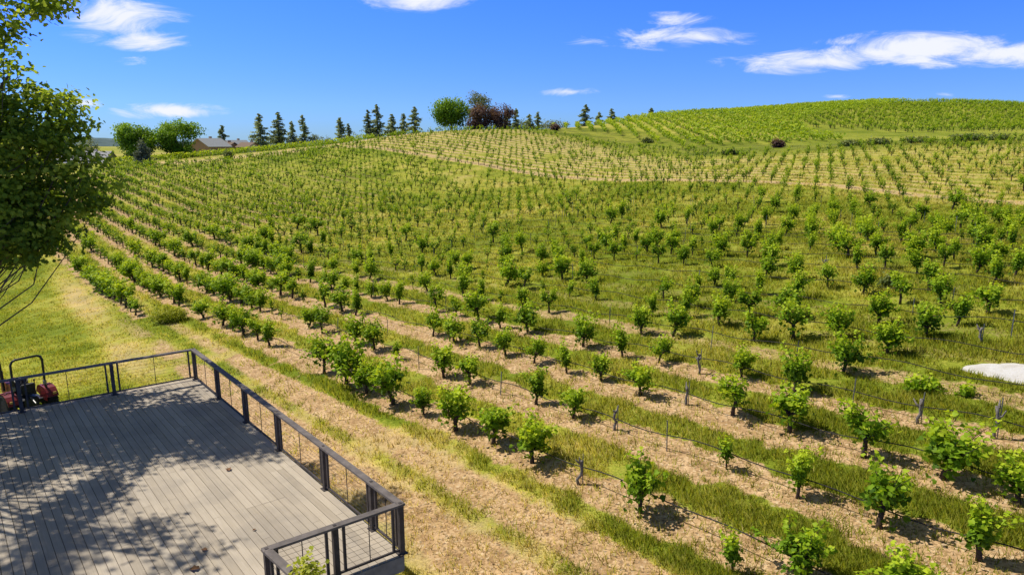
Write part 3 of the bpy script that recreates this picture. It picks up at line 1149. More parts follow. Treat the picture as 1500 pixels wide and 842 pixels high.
def rowname(k):
    return 'short row by the lawn' if k <= 0 else ('row beside the dirt track' if k == 1 else f'{ordn(k)} row from the deck')


rows_members = {}
for i in near:
    rows_members.setdefault(rowk(va[i, 0], va[i, 1]), []).append(i)
rank = {}
for k, mem in rows_members.items():
    mem.sort(key=lambda i: -vpx[i])
    for r, i in enumerate(mem):
        rank[i] = (r + 1, len(mem), k)
WORDS = {'round': 'bushy round', 'wide': 'broad leafy', 'tall': 'slim upright', 'young': 'small thin-stemmed', 'fork': 'forked leafy'}
vr = random.Random(9)
for n_, i in enumerate(near):
    x, y, hgt = va[i]
    if hgt < .82:
        p = vr.choice([6, 14])
    elif i < 23 and hgt > 1.1:
        p = vr.choice([0, 1, 2, 7, 8, 10, 12])
    else:
        p = vr.choice([0, 1, 2, 3, 4, 5, 7, 8, 9, 10, 11, 12, 13])
    kd, top, tm, fm, rad = PROTO[p]
    z = vz[i]
    root = empty('grapevine', (x, y, z - .01), vr.uniform(0, 6.28))
    sc = hgt / top
    wsc = sc * vr.uniform(.92, 1.12) * (1.08 if vt[i] < 22 else 1.0) * (1.2 if va[i, 0] < -9 else 1.0)
    root.scale = (wsc * vr.uniform(.85, 1.15), wsc, sc)
    r, tot, k = rank[i]
    word = WORDS[kd]
    if hgt > 1.3:
        word = 'tall ' + word.replace('slim upright', 'slim')
    tag(root, f'{word} grapevine, {ordn(r)} from right in the {rowname(k)}', 'grapevine', 'grapevines in the vineyard')
    link(bpy.data.objects.new('trunk', tm), root)
    link(bpy.data.objects.new('foliage', fm), root)

# all the other vines as one mass: two levels of detail, merged
LOWP = {}
for lod in (1, 2):
    LOWP[lod] = []
    for i, kd in enumerate(KINDS):
        tb, P, Nn, sz, ti, rr = vine_arrays(kd, 300 + i, lod)
        V1, F1, T1 = leaf_mesh(P, Nn, sz, LEAF_RH, rr, ti)
        tv = np.array(tb.v); tf = []
        for f in tb.f:
            for q in range(1, len(f) - 1):
                tf.append((f[0], f[q], f[q + 1]))
        tf = np.array(tf)
        V = np.concatenate([V1, tv]); F = np.concatenate([F1, tf + len(V1)])
        mi = np.concatenate([np.zeros(len(F1), int), np.ones(len(tf), int)])
        TT = np.concatenate([T1, np.full(len(tf), .5)])
        LOWP[lod].append((V, F, mi, TT, float(np.quantile(P[:, 2], .97)) + .04))
aV = []; aF = []; aM = []; aT = []
base = 0


def push_far(x, y, z, hgt, lod, tsh=0.0, wide=1.0):
    global base
    p = vr.randrange(14) if hgt > .8 else 6
    V, F, mi, TT, top = LOWP[lod][p]
    a = vr.uniform(0, 6.28)
    sc = hgt / top
    w = sc * vr.uniform(.80, 1.1) * wide
    ca_, sa = math.cos(a) * w, math.sin(a) * w
    W = np.empty_like(V)
    W[:, 0] = V[:, 0] * ca_ - V[:, 1] * sa + x
    W[:, 1] = V[:, 0] * sa + V[:, 1] * ca_ + y
    W[:, 2] = V[:, 2] * sc + z
    aV.append(W); aF.append(F + base); aM.append(mi); aT.append(np.clip(TT + vr.gauss(-.04, .1) + tsh, 0, 1))
    base += len(V)


for i in range(len(va)):
    if i in nearset:
        continue
    if va[i, 1] < 4:
        continue
    if not (-400 < vpx[i] < 1950):
        continue
    push_far(va[i, 0], va[i, 1], vz[i], va[i, 2], 1 if vt[i] < 95 else 2)

# the plain vines of the block on the right-hand slope of the hill
HB = [tuple(at(*q)[:2]) for q in [(1150, 192, 172), (1250, 172, 222), (1330, 160, 262), (1420, 149, 300), (1560, 150, 300), (1620, 190, 140), (1500, 192, 130), (1350, 198, 140)]]
hb = []
for x in np.arange(40, 280, 3.2):
    for y in np.arange(100, 330, 1.9):
        xx = x + (y - 150) * .25 + vr.gauss(0, .2); yy = y + vr.gauss(0, .3)
        if inpoly(np.array([xx]), np.array([yy]), HB)[0] and vr.random() < .93:
            hb.append((xx, yy))
hz = height(np.array([p[0] for p in hb]), np.array([p[1] for p in hb]))
for (x, y), z in zip(hb, hz):
    push_far(x, y, z, vr.uniform(1.1, 1.7), 2, .08, 1.15)
me = mesh_np('grapevines', np.concatenate(aV), np.concatenate(aF), tint=np.concatenate(aT), mats=[M['vine_far'], M['vine_bark']], midx=np.concatenate(aM))
o = link(bpy.data.objects.new('grapevines', me))
o['kind'] = 'stuff'
o['label'] = 'far rows of green grapevines covering the upper slopes'
o['category'] = 'grapevines'

# trellised vine rows on the far hill (bright hedges) --------------------
def vine_row(pts_xy, hgt, wid, label, group, dens=9, lsz=.5, low=.25):
    pts = np.array(pts_xy, float)
    seg = np.hypot(*np.diff(pts, axis=0).T)
    cum = np.concatenate([[0], np.cumsum(seg)])
    n = max(8, int(cum[-1] * dens))
    u = np.sort(RNG.uniform(0, cum[-1], n))
    x = np.interp(u, cum, pts[:, 0]); y = np.interp(u, cum, pts[:, 1])
    clump = fbm(u / 1.6 + pts[0, 0] * 7.3, u * 0 + pts[0, 1], 5, 2)
    x = x + RNG.normal(0, wid * .45, n); y = y + RNG.normal(0, wid * .2, n)
    z = height(x, y)
    f = RNG.uniform(0, 1, n)
    zz = z + low + (hgt - low) * f * (.6 + .7 * clump)
    P = np.stack([x, y, zz], -1)
    Nn = RNG.normal(0, .6, (n, 3)) + np.array([-.25, -.25, .7])
    t = np.clip(.2 + .6 * f + RNG.normal(0, .15, n), 0, 1)
    x0, y0 = float(pts[0, 0]), float(pts[0, 1])
    z0 = h1(x0, y0)
    P -= np.array([x0, y0, z0])
    o = link(bpy.data.objects.new('vine_row', leaves_mesh('vine_row', P, Nn, lsz * RNG.uniform(.6, 1.2, n), LEAF_RH, RNG, t, M['row_leaf'])))
    o.location = (x0, y0, z0)
    tag(o, label, 'vine row', group)


nrow = 0
xs = np.arange(8.5, 148, 3.2)
for x0 in xs:
    # start just above the grass band, end on the crest
    line = []
    for y in np.arange(130, 300, 3.0):
        xx = x0 + (y - 150) * .07
        if inpoly(np.array([xx]), np.array([y]), HB)[0]:
            continue
        db = float(dpoly(np.array([xx]), np.array([y]), BAND)[0])
        ybnd = np.interp(xx, [b[0] for b in BAND], [b[1] for b in BAND])
        if y < ybnd + 4.5:
            continue
        crest = np.interp(xx, [0, 14, 48, 78, 112, 148, 185], [176, 196, 244, 268, 294, 308, 316])
        if y > crest:
            continue
        # right-hand limit of the block
        if xx > np.interp(y, [150, 170, 222, 262, 300], [62, 72, 118, 160, 208]):
            continue
        line.append((xx, y))
    if len(line) < 3:
        continue
    nrow += 1
    vine_row(line, 1.55, .55, f'bright green trellised vine row on the far hill, {ordn(nrow)} from the left', 'trellised vine rows on the far hill', 11, .5)
# the block beyond the dry strip on the left
for j in range(6):
    off = 11.5 + j * 3.4
    line = []
    for (px, py, t) in [(170, 243, 142), (230, 239, 142), (330, 228, 145), (420, 221, 151), (500, 210, 156), (560, 203, 158)]:
        p = at(px, py, t + off)
        line.append((p[0], p[1]))
    dense = []
    for (a, b) in zip(line[:-1], line[1:]):
        for f in np.linspace(0, 1, 6)[:-1]:
            dense.append((a[0] + (b[0] - a[0]) * f, a[1] + (b[1] - a[1]) * f))
    vine_row(dense, 1.5, .5, f'bright green vine row beyond the dry grass strip on the left, {ordn(j + 1)} from the strip', 'vine rows beyond the dry strip', 11, .5)


# ------------------------------------------------------------------ stumps, stakes, drip hoses
def make_stump(x, y, hgt, seed, label):
    rr = random.Random(seed)
    z = h1(x, y)
    root = empty('dead_vine', (x, y, z))
    tag(root, label, 'dead vine', 'dead grey vine stumps')
    mb = MB()
    pts = [(0, 0, -.1)]
    n = 5
    for i in range(1, n + 1):
        pts.append((rr.gauss(0, .03), rr.gauss(0, .03), hgt * .85 * i / n))
    mb.tube(pts, [.042, .034, .036, .030, .034, .036], 8)
    mb.obj('trunk', M['dead_wood'], root, True)
    for i in range(rr.choice([2, 3, 3])):
        a = rr.uniform(0, 6.28)
        h0 = hgt * rr.uniform(.55, .82)
        r = rr.uniform(.10, .2)
        bm_ = MB()
        bm_.tube([(0, 0, h0), (math.cos(a) * r * .6, math.sin(a) * r * .6, h0 + .05), (math.cos(a) * r, math.sin(a) * r, h0 + rr.uniform(.08, .2))], [.026, .022, .012], 6)
        bm_.obj('spur', M['dead_wood'], root, True)
    sm = MB()
    sm.tube([(.06, .01, -.1), (.065, .015, hgt * 1.08)], .011, 6)
    sm.obj('stake', M['stake'], root)


for i, (x, y, hgt) in enumerate(STUMPS):
    k = rowk(x, y)
    mem = sorted([q for q in STUMPS if rowk(q[0], q[1]) == k], key=lambda q: -q[0] / q[1])
    r = mem.index((x, y, hgt)) + 1
    pos = 'only dead vine' if len(mem) == 1 else f'{ordn(r)} dead vine from the right'
    make_stump(x, y, hgt, 40 + i, f'bare grey stump, {pos} in the {rowname(k)}')

rstk = random.Random(4)
auto_st = []
for k in range(4, 22):
    c = C0 + k * SR
    for j in range(-4, 16):
        s = j * 6.2 + (k % 4) * 1.6
        x, y = xy(c, s)
        if not inpoly(np.array([x]), np.array([y]), VPOLY)[0]:
            continue
        z = PA * x + PB * y
        px, py, t = project(x, y, z)
        if px < 120 or px > 1510 or t > 62 or t < 30:
            continue
        if rstk.random() < .55:
            auto_st.append((x + rstk.gauss(0, .1), y + rstk.gauss(0, .1), rstk.uniform(.75, 1.0)))
ALLST = STAKES + auto_st
stm = MB()
stm.tube([(0, 0, -.15), (0, 0, 1.0)], .014, 6)
stm_me = stm.mesh('metal_stake', M['stake'])
stm2 = MB()
stm2.box((0, 0, .42), (.032, .005, 1.16))
stm2.box((0, .014, .42), (.005, .024, 1.16))
for q in range(6):
    stm2.box((0, -.005, .1 + q * .15), (.012, .006, .02))
stm2_me = stm2.mesh('metal_stake', M['stake'])
byk = {}
for q in ALLST:
    byk.setdefault(rowk(q[0], q[1]), []).append(q)
for k, mem in byk.items():
    mem.sort(key=lambda q: -q[0] / q[1])
    for r, (x, y, hgt) in enumerate(mem):
        o = link(bpy.data.objects.new('metal_stake', stm2_me if (r + k) % 2 else stm_me))
        o.location = (x, y, h1(x, y))
        o.scale = (1, 1, hgt)
        o.rotation_euler = (rstk.gauss(0, .03), rstk.gauss(0, .03), rstk.uniform(0, 6))
        pos = 'only stake' if len(mem) == 1 else f'{ordn(r + 1)} stake from the right'
        tag(o, f'thin grey metal stake, {pos} in the {rowname(k)}', 'stake', 'metal stakes in the vine rows')

for k in range(0, 15):
    c = C0 + k * SR
    ss = []
    for s in np.arange(-20, 62, .45):
        x, y = xy(c, s)
        if not inpoly(np.array([x]), np.array([y]), VPOLY)[0] or y < 5 or (k == 0 and s < 42):
            continue
        px, py, t = project(x, y, PA * x + PB * y)
        if px < -200 or px > 1900 or t > 75:
            continue
        ss.append(s)
    if len(ss) < 5:
        continue
    ss = np.array(ss)
    wob = (fbm(ss / 2.3, ss * 0 + k * 5.1, 15, 2) - .5) * .16
    X, Y = xy(c + .09 + wob, ss)
    sag = .36 + .05 * np.cos(ss * 2 * PI / 3.1 + k) + (fbm(ss / 4, ss * 0 + k, 16, 2) - .5) * .16
    Z = height(X, Y) * .5 + np.convolve(np.pad(height(X, Y), 4, mode='edge'), np.ones(9) / 9, 'valid') * .5 + sag
    mb = MB()
    mb.tube([(a - X[0], b - Y[0], zz - Z[0]) for a, b, zz in zip(X, Y, Z)], .0125, 5)
    o = mb.obj('drip_hose', M['hose'], smooth=True)
    o.location = (X[0], Y[0], Z[0])
    tag(o, f'black drip hose strung along the {rowname(k)}', 'hose', 'drip hoses along the vine rows')


# ------------------------------------------------------------------ trees
def blob_points(lobes, n, rng, hollow=.55, per=1):
    """twig centres inside ellipsoid lobes (cx,cy,cz,rx,ry,rz)"""
    lob = np.array(lobes, float)
    vol = lob[:, 3] * lob[:, 4] * lob[:, 5]
    area = vol ** (2 / 3)
    ch = rng.choice(len(lob), n, p=area / area.sum())
    d = unit(rng.normal(0, 1, (n, 3)))
    r = rng.uniform(hollow ** 3, 1, n) ** (1 / 3)
    P = lob[ch, :3] + d * lob[ch, 3:6] * r[:, None]
    return P, d, r


def foliage(lobes, ntwig, nleaf, leaf, twig_r, kind, rng, mat, hollow=.5, up=.5, tbase=.2, cull=None, scale_top=1.0, gaps=0, flat=.7):
    P, d, r = blob_points(lobes, ntwig, rng, hollow)
    if gaps:
        g = fbm(P[:, 0] / gaps + P[:, 2] / gaps * .7, P[:, 1] / gaps - P[:, 2] / gaps * .7, 61, 2)
        kp = g > np.quantile(g, .46 if gaps == .8 else .30)
        P, d, r = P[kp], d[kp], r[kp]
        ntwig = len(P)
    zmin, zmax = P[:, 2].min(), P[:, 2].max()
    Q = np.repeat(P, nleaf, 0) + rng.normal(0, 1, (ntwig * nleaf, 3)) * twig_r * np.array([1, 1, flat])
    DD_ = np.repeat(d, nleaf, 0)
    Nn = DD_ * .6 + np.array([0, 0, up]) + rng.normal(0, .5, Q.shape)
    tw = np.repeat(rng.normal(0, .12, ntwig), nleaf)
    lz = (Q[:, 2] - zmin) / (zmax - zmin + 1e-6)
    ti = np.clip(tbase + .35 * lz + .25 * np.repeat(r, nleaf) * np.clip(DD_[:, 2] + .4, 0, 1) + tw + rng.normal(0, .1, len(Q)), 0, 1)  # light from above put into the tint: upper, upward outer leaves paler
    return Q, Nn, leaf * rng.uniform(.65, 1.2, len(Q)), ti, P


def limb(mb, a, b, r0, r1, rng, n=5, sag=.08, seg=7):
    a = np.array(a, float); b = np.array(b, float)
    ln = np.linalg.norm(b - a)
    pts = []
    w = rng.normal(0, 1, 3) * ln * sag
    for i in range(n + 1):
        f = i / n
        p = a + (b - a) * f + w * math.sin(PI * f) + rng.normal(0, 1, 3) * ln * .012 * (0 < i < n) + np.array([0, 0, -ln * .06 * math.sin(PI * f)])
        pts.append(tuple(p))
    mb.tube(pts, [r0 + (r1 - r0) * i / n for i in range(n + 1)], seg)
    return pts


def make_oak():
    rng = np.random.default_rng(8)
    bx, by = -17.3, 13.6
    bz = h1(bx, by)

    def w(px, py, t, rx, ry=None, rz=None):
        p = at(px, py, t)
        return (p[0], p[1], p[2], rx, ry or rx, rz or rx)
    lobes = [w(-70, 250, 17.0, 2.6, 2.4, 2.3), w(84, 262, 17.5, 1.42, 1.2, 1.05), w(58, 172, 17.3, 1.15, 1.2, .9), w(12, 330, 16.6, 1.35, 1.2, 1.1), w(72, 312, 17.2, 1.15, 1.0, .8), w(0, 215, 17.0, 1.6, 1.3, 1.2), w(22, 178, 17.2, 1.45, 1.2, 1.15), w(2, 62, 16.8, 1.0, 1, .8), w(8, 368, 16.3, .95, 1.0, .55), w(-50, 375, 16.3, 1.1, 1.0, .6),
             w(-45, 30, 16.5, 1.6, 1.5, 1.2), w(58, 4, 16.2, .72, .7, .42), w(12, 112, 17, 1.1, 1, .8),
             (-14.6, 16.0, 8.8, 1.8, 1.7, 1.4), (-11.5, 12.3, 9.2, 1.1, 1.0, .8), (-13.2, 10.9, 9.4, 1.5, 1.3, 1.1), (-13.6, 14.1, 8.6, 1.25, 1.2, .9), (-12.9, 12.9, 10.0, 1.0, .9, .7), (-18.4, 14, 10.5, 2.5, 2.5, 2.2), (-16.6, 17.8, 7.5, 2.2, 2.2, 2.0),
             (-14.4, 13.2, 12.2, 1.6, 1.4, 1.1), (-20, 10.5, 9.0, 2.4, 2.4, 2.0), (-15.0, 17.2, 5.2, 1.6, 1.5, 1.0)]
    root = tag(empty('oak_tree', (bx, by, bz)), 'large leafy oak leaning into the left edge beside the deck', 'tree')
    Q, Nn, sz, ti, P = foliage(lobes, 3700, 24, .135, .21, LEAF_OAK, rng, None, .2, .6, .24, gaps=.8, flat=.38)
    # sprays that stick out of the outline
    off = np.array([bx, by, bz])
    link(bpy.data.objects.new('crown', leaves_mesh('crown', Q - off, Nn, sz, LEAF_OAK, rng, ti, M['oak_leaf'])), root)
    mb = MB()
    fork = np.array([.5, .2, 3.4])
    mb.tube([(0, 0, -.3), (.05, 0, .5), (.2, .1, 1.8), tuple(fork)], [.62, .45, .38, .34], 14)
    for lo in lobes:
        c = np.array(lo[:3]) - off
        if lo[3] < .8:
            continue
        e = limb(mb, fork, c, .09, .028, rng, 6, .07, 8)
        sel = P[np.linalg.norm((P - np.array(lo[:3])) / np.array(lo[3:6]), axis=1) < 1.0] - off
        rng.shuffle(sel)
        for q in sel[:11]:
            st = np.array(e[rng.integers(3, 6)])
            limb(mb, st, q, .024, .006, rng, 4, .09, 5)
    mb.obj('trunk', M['bark'], root, True)


make_oak()


def ground_at(px, t):
    p = at(px, 200, t)
    return p[0], p[1], h1(p[0], p[1])


def broadleaf(px, toppy, t, wpx, label, mat, group=None, name='broadleaf_tree', seed=1, nl=8, leaf=.42, twigs=900, trunk=.25, low=.12, lobes_n=11, cat='tree', base=None, multi=False):
    rng = np.random.default_rng(seed)
    if base is None:
        x, y, z = ground_at(px, t)
    else:
        x, y = base
        z = h1(x, y)
    top = at(px, toppy, t)[2]
    H = max(1.0, top - z)
    R = wpx * t / 1000 / 2
    lobes = [(0, 0, H * .55, R * .62, R * .62, H * .40)]
    for i in range(lobes_n):
        a = i * 2.399 + rng.uniform(-.4, .4)
        rr = R * rng.uniform(.35, .68)
        zz = H * rng.uniform(low + .18, .80)
        k = rng.uniform(.28, .44)
        lobes.append((math.cos(a) * rr, math.sin(a) * rr, zz, R * k, R * k, min(H * .19, R * k)))
    root = tag(empty(name, (x, y, z)), label, cat, group)
    Q, Nn, sz, ti, P = foliage(lobes, twigs, nl, leaf, leaf * 1.1, LEAF_RH, rng, None, .45, .45, .15, gaps=R * .35)
    Q[:, 2] = np.maximum(Q[:, 2] * H / Q[:, 2].max(), .05)
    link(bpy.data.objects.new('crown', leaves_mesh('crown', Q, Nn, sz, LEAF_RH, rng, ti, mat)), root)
    mb = MB()
    tr = trunk
    mb.tube([(0, 0, -.4), (0, 0, H * .15), (rng.normal(0, .1), rng.normal(0, .1), H * .35)], [tr * 1.3, tr, tr * .8], 8)
    for lo in lobes[1:]:
        limb(mb, (0, 0, H * .3), lo[:3], tr * .5, tr * .15, rng, 4, .06, 5)
    mb.obj('trunk', M['bark'], root, True)
    return root


def conifer(px, toppy, t, wpx, label, group, seed=1, gap=0.0, mat=None, tiers=None, irregular=.3, bare=.06):
    rng = np.random.default_rng(seed)
    x, y, z = ground_at(px, t)
    H = max(2, at(px, toppy, t)[2] - z)
    R = wpx * t / 1000 / 2
    root = tag(empty('conifer_tree', (x, y, z)), label, 'tree', group)
    mb = MB()
    mb.tube([(0, 0, -.4), (.05, .02, H * .5), (0, 0, H)], [R * .07 + .08, R * .04 + .05, .03], 7)
    P = []; Nn = []; sz = []; ti = []
    nb = tiers or int(H * 5.0) + 16
    for i in range(nb):
        f = bare + (1 - bare) * (i + rng.uniform(0, 1)) / nb
        ln = R * 1.85 * (1 - f) ** .72 * rng.uniform(1 - irregular * 1.3, 1.12) + .25
        if f < bare + .10:
            ln *= .75
        a = rng.uniform(0, 6.283)
        z0 = H * f
        up = rng.uniform(-.25, .12)
        d = np.array([math.cos(a), math.sin(a), up])
        if rng.random() < gap:
            continue
        mb.tube([(0, 0, z0), tuple(np.array([0, 0, z0]) + d * ln)], [.05, .015], 4, False)
        n = int(8 + ln * 20)
        for j in range(n):
            ff = rng.uniform(.12, 1.02)
            q = np.array([0, 0, z0]) + d * ln * ff + rng.normal(0, 1, 3) * np.array([.20, .20, .11]) * (.5 + .3 * ln)
            P.append(q)
            Nn.append(np.array([0, 0, .8]) + rng.normal(0, .55, 3) + d * .3)
            sz.append(rng.uniform(.34, .66) * (.8 + .09 * R))
            ti.append(.15 + .35 * ff + .15 * f + rng.normal(0, .13))
    P = np.array(P); Nn = np.array(Nn)
    link(bpy.data.objects.new('foliage', leaves_mesh('foliage', P, Nn, np.array(sz), LEAF_RH, rng, np.clip(ti, 0, 1), mat or M['conifer_leaf'])), root)
    mb.obj('trunk', M['bark'], root)


CG = 'conifers beyond the vineyard ridge'
for i, (px, tp, t, w, lab) in enumerate([
        (326, 184, 260, 22, 'small sparse dark conifer standing behind the house roofs'),
        (381, 167, 235, 26, 'tall open-branched dark conifer, leftmost of the four right of the house'),
        (409, 165, 240, 25, 'tallest dense dark conifer, second from left of the four right of the house'),
        (428, 178, 245, 16, 'narrow shorter dark conifer, third from left of the four right of the house'),
        (445, 169, 240, 21, 'dark conifer at the right end of the four right of the house'),
        (499, 173, 225, 19, 'lone dark conifer standing in the gap above the dry grass strip'),
        (511, 182, 228, 13, 'thin pale conifer touching the lone dark one above the dry strip'),
        (540, 162, 215, 16, 'dark narrow conifer at the left end of the middle clump on the ridge'),
        (553, 154, 218, 22, 'tallest broad conifer in the middle clump on the ridge'),
        (575, 168, 222, 20, 'rounded olive conifer near the centre of the middle clump'),
        (592, 167, 222, 17, 'olive conifer just left of the pointed one in the middle clump'),
        (608, 157, 218, 20, 'sharply pointed conifer at the right end of the middle clump on the ridge'),
        (743, 160, 230, 12, 'thin dark conifer right behind the purple trees'),
        (756, 160, 230, 13, 'dark pointed conifer rising right of the purple trees'),
        (775, 168, 240, 16, 'dark conifer, left of the close pair above the hill track'),
        (788, 165, 240, 15, 'dark conifer, right of the close pair above the hill track'),
        (857, 154, 262, 17, 'tall spiky conifer standing highest on the open crest of the hill'),
        (877, 165, 268, 13, 'small conifer in the middle of three on the crest of the hill'),
        (895, 160, 272, 13, 'small pointed conifer at the right of three on the crest of the hill'),
        (920, 168, 290, 10, 'tiny dark conifer just peeping over the crest of the hill'),
        (952, 159, 300, 15, 'stubby dark conifer peeping over the hill crest, furthest right')]):
    conifer(px, tp, t, w, lab, CG, 500 + i, irregular=(.5, .38, .3, .45)[i % 4])

TG = 'broadleaf trees beyond the vineyard'
broadleaf(200, 179, 168, 82, 'left of two big rounded green trees behind the vineyard, beside the house', M['tree_leaf'], TG, seed=21, twigs=1500, leaf=.5, low=-.05)
broadleaf(258, 172, 170, 76, 'right of two big rounded green trees behind the vineyard, touching the house', M['tree_leaf'], TG, seed=22, twigs=1500, leaf=.5, low=-.05)
broadleaf(662, 140, 186, 62, 'bright green round tree on the ridge left of the purple trees', M['tree_leaf'], TG, seed=23, twigs=1100, lobes_n=15, leaf=.5, low=.12, trunk=.35)
broadleaf(701, 134, 200, 46, 'tall open grey-green tree rising behind the purple trees', M['grey_leaf'], TG, seed=24, twigs=520, leaf=.45, low=.2)
broadleaf(704, 150, 180, 46, 'left of two dark purple plum trees on the ridge', M['plum_leaf'], 'purple trees on the ridge', 'plum_tree', seed=25, twigs=700, leaf=.42, low=-.1)
broadleaf(733, 151, 182, 44, 'right of two dark purple plum trees on the ridge', M['plum_leaf'], 'purple trees on the ridge', 'plum_tree', seed=26, twigs=700, leaf=.42, low=-.1)
for i, (px, tp, t, w, lab) in enumerate([
        (464, 196, 240, 26, 'small grey-green rounded tree right of the four conifers'),
        (482, 198, 245, 20, 'smaller grey-green tree next to the lone ridge conifer'),
        (566, 180, 226, 84, 'low dark tree filling the base of the middle conifer clump'),
        (768, 173, 235, 52, 'low dark tree at the foot of the conifer pair above the track'),
        (812, 174, 250, 54, 'low pale tree on the skyline above the left end of the hill rows'),
        (735, 178, 232, 30, 'low dark tree behind the right purple tree'),
        (128, 199, 220, 40, 'hazy grey-green tree between the big oak and the green pair'),
        (75, 200, 225, 60, 'hazy grey-green tree seen through the oak branches'),
        (412, 198, 262, 74, 'low hazy tree at the foot of the four conifers'),
        (350, 207, 270, 50, 'low hazy tree behind the house roofs'),
        (516, 193, 232, 46, 'low dark tree behind the thin pale conifer'),
        (628, 188, 230, 26, 'little dark tree left of the bright round tree')]):
    broadleaf(px, tp, t, w, lab, M['grey_leaf'] if i in (0, 1, 4, 6, 7, 9) else M['brush_leaf'], 'small trees along the skyline', seed=60 + i, twigs=260, leaf=.5, nl=7, low=-.1, lobes_n=7)


def shrub(px, py, t, wpx, hpx, label, mat, cat='shrub', name='shrub', seed=1, leaf=.22, twigs=220, nl=7, xyz=None, conical=False, group=None):
    rng = np.random.default_rng(seed)
    if xyz is None:
        x, y, _ = at(px, py, t)
        d = math.hypot(x, y)
    else:
        x, y = xyz
        d = y * CP
    z = h1(x, y)
    W = wpx * t / 1000 / 2; H = hpx * t / 1000
    lobes = []
    if conical:
        for i in range(9):
            f = i / 8
            lobes.append((rng.normal(0, W * .08), rng.normal(0, W * .08), H * (.12 + .8 * f), W * (1 - f) * .95 + .1, W * (1 - f) * .95 + .1, H * .12))
    else:
        lobes = [(0, 0, H * .45, W * .7, W * .6, H * .45)]
        for i in range(6):
            a = i * 2.4
            lobes.append((math.cos(a) * W * .5, math.sin(a) * W * .4, H * rng.uniform(.3, .62), W * .45, W * .4, H * .36))
    root = tag(empty(name, (x, y, z)), label, cat, group)
    Q, Nn, sz, ti, P = foliage(lobes, twigs, nl, leaf, leaf * .9, LEAF_RH, rng, None, .3, .5, .2)
    Q[:, 2] = np.maximum(Q[:, 2], .03)
    link(bpy.data.objects.new('foliage', leaves_mesh('foliage', Q, Nn, sz, LEAF_RH, rng, ti, mat)), root)
    mb = MB()
    for i in range(6):
        q = P[rng.integers(len(P))]
        limb(mb, (rng.normal(0, .05), rng.normal(0, .05), -.1), q, max(.02, W * .03), .01, rng, 3, .05, 5)
    mb.obj('stem', M['bark'], root)
    return root


shrub(212, 249, 137, 28, 40, 'silver-grey conical shrub at the upper left corner of the vineyard', M['silver_leaf'], seed=3, leaf=.35, twigs=420, conical=True)
shrub(335, 238, 138, 14, 14, 'small dark green shrub standing in the dry grass strip', M['brush_leaf'], seed=4, leaf=.3, twigs=90)
shrub(0, 0, 36, 60, 27, 'yellow-green weedy bush at the end of the short left-hand vine row', M['weed_leaf'], 'weeds', 'weed_clump', seed=5, leaf=.075, twigs=520, nl=10, xyz=(-18.3, 35.2))
shrub(1140, 211, 113, 18, 12, 'dark reddish brown bush in the rank grass below the far hill', M['plum_leaf'], seed=6, leaf=.3, twigs=110)
shrub(813, 199, 168, 12, 9, 'rust brown bush on the ridge where the hill rows begin', M['plum_leaf'], seed=7, leaf=.4, twigs=90)
shrub(948, 213, 146, 13, 8, 'olive bush alone in the grass band, left of the reddish bush', M['brush_leaf'], seed=8, leaf=.35, twigs=80)
for i, (px, w, hh, lab) in enumerate([(1245, 28, 7, 'first dark bush from the left in the hedge below the far hill'), (1285, 32, 8, 'second dark bush from the left in the hedge below the far hill'),
                                      (1345, 46, 8, 'third dark bush from the left in the hedge below the far hill'), (1420, 60, 11, 'widest and darkest bush in the hedge below the far hill'),
                                      (1462, 26, 8, 'last dark bush at the right end of the hedge below the far hill'), (1070, 20, 6, 'low green bush in the rank grass left of the reddish bush')]):
    shrub(px, 213, 106, w, hh, lab, M['brush_leaf'], seed=30 + i, leaf=.32, twigs=170, group='dark bushes below the far hill')
shrub(0, 0, 18.5, 44, 20, 'low sprawling green vine regrowth on soil left of the white gravel', M['vine_leaf'], 'vine', 'low_vine', seed=41, leaf=.12, twigs=60, nl=7, xyz=(10.4, 16.4))
shrub(0, 0, 18, 18, 16, 'small bright green sprout on soil just below the white gravel', M['vine_leaf'], 'vine', 'low_vine', seed=42, leaf=.10, twigs=26, nl=6, xyz=(11.13, 15.83))
shrub(0, 0, 19, 30, 26, 'dull green weedy bush among vines on the right slope', M['brush_leaf'], 'shrub', 'shrub', seed=43, leaf=.10, twigs=130, nl=7, xyz=(14.2, 25.2))
# shrub that grows up in the notch of the deck
p = at(432, 842, 8.9)
shrub(0, 0, 9.0, 62, 318, 'leafy green shrub growing up beside the short front railing', M['weed_leaf'], 'shrub', 'shrub', seed=44, leaf=.08, twigs=800, nl=8, xyz=(-2.86, 8.22), conical=False)


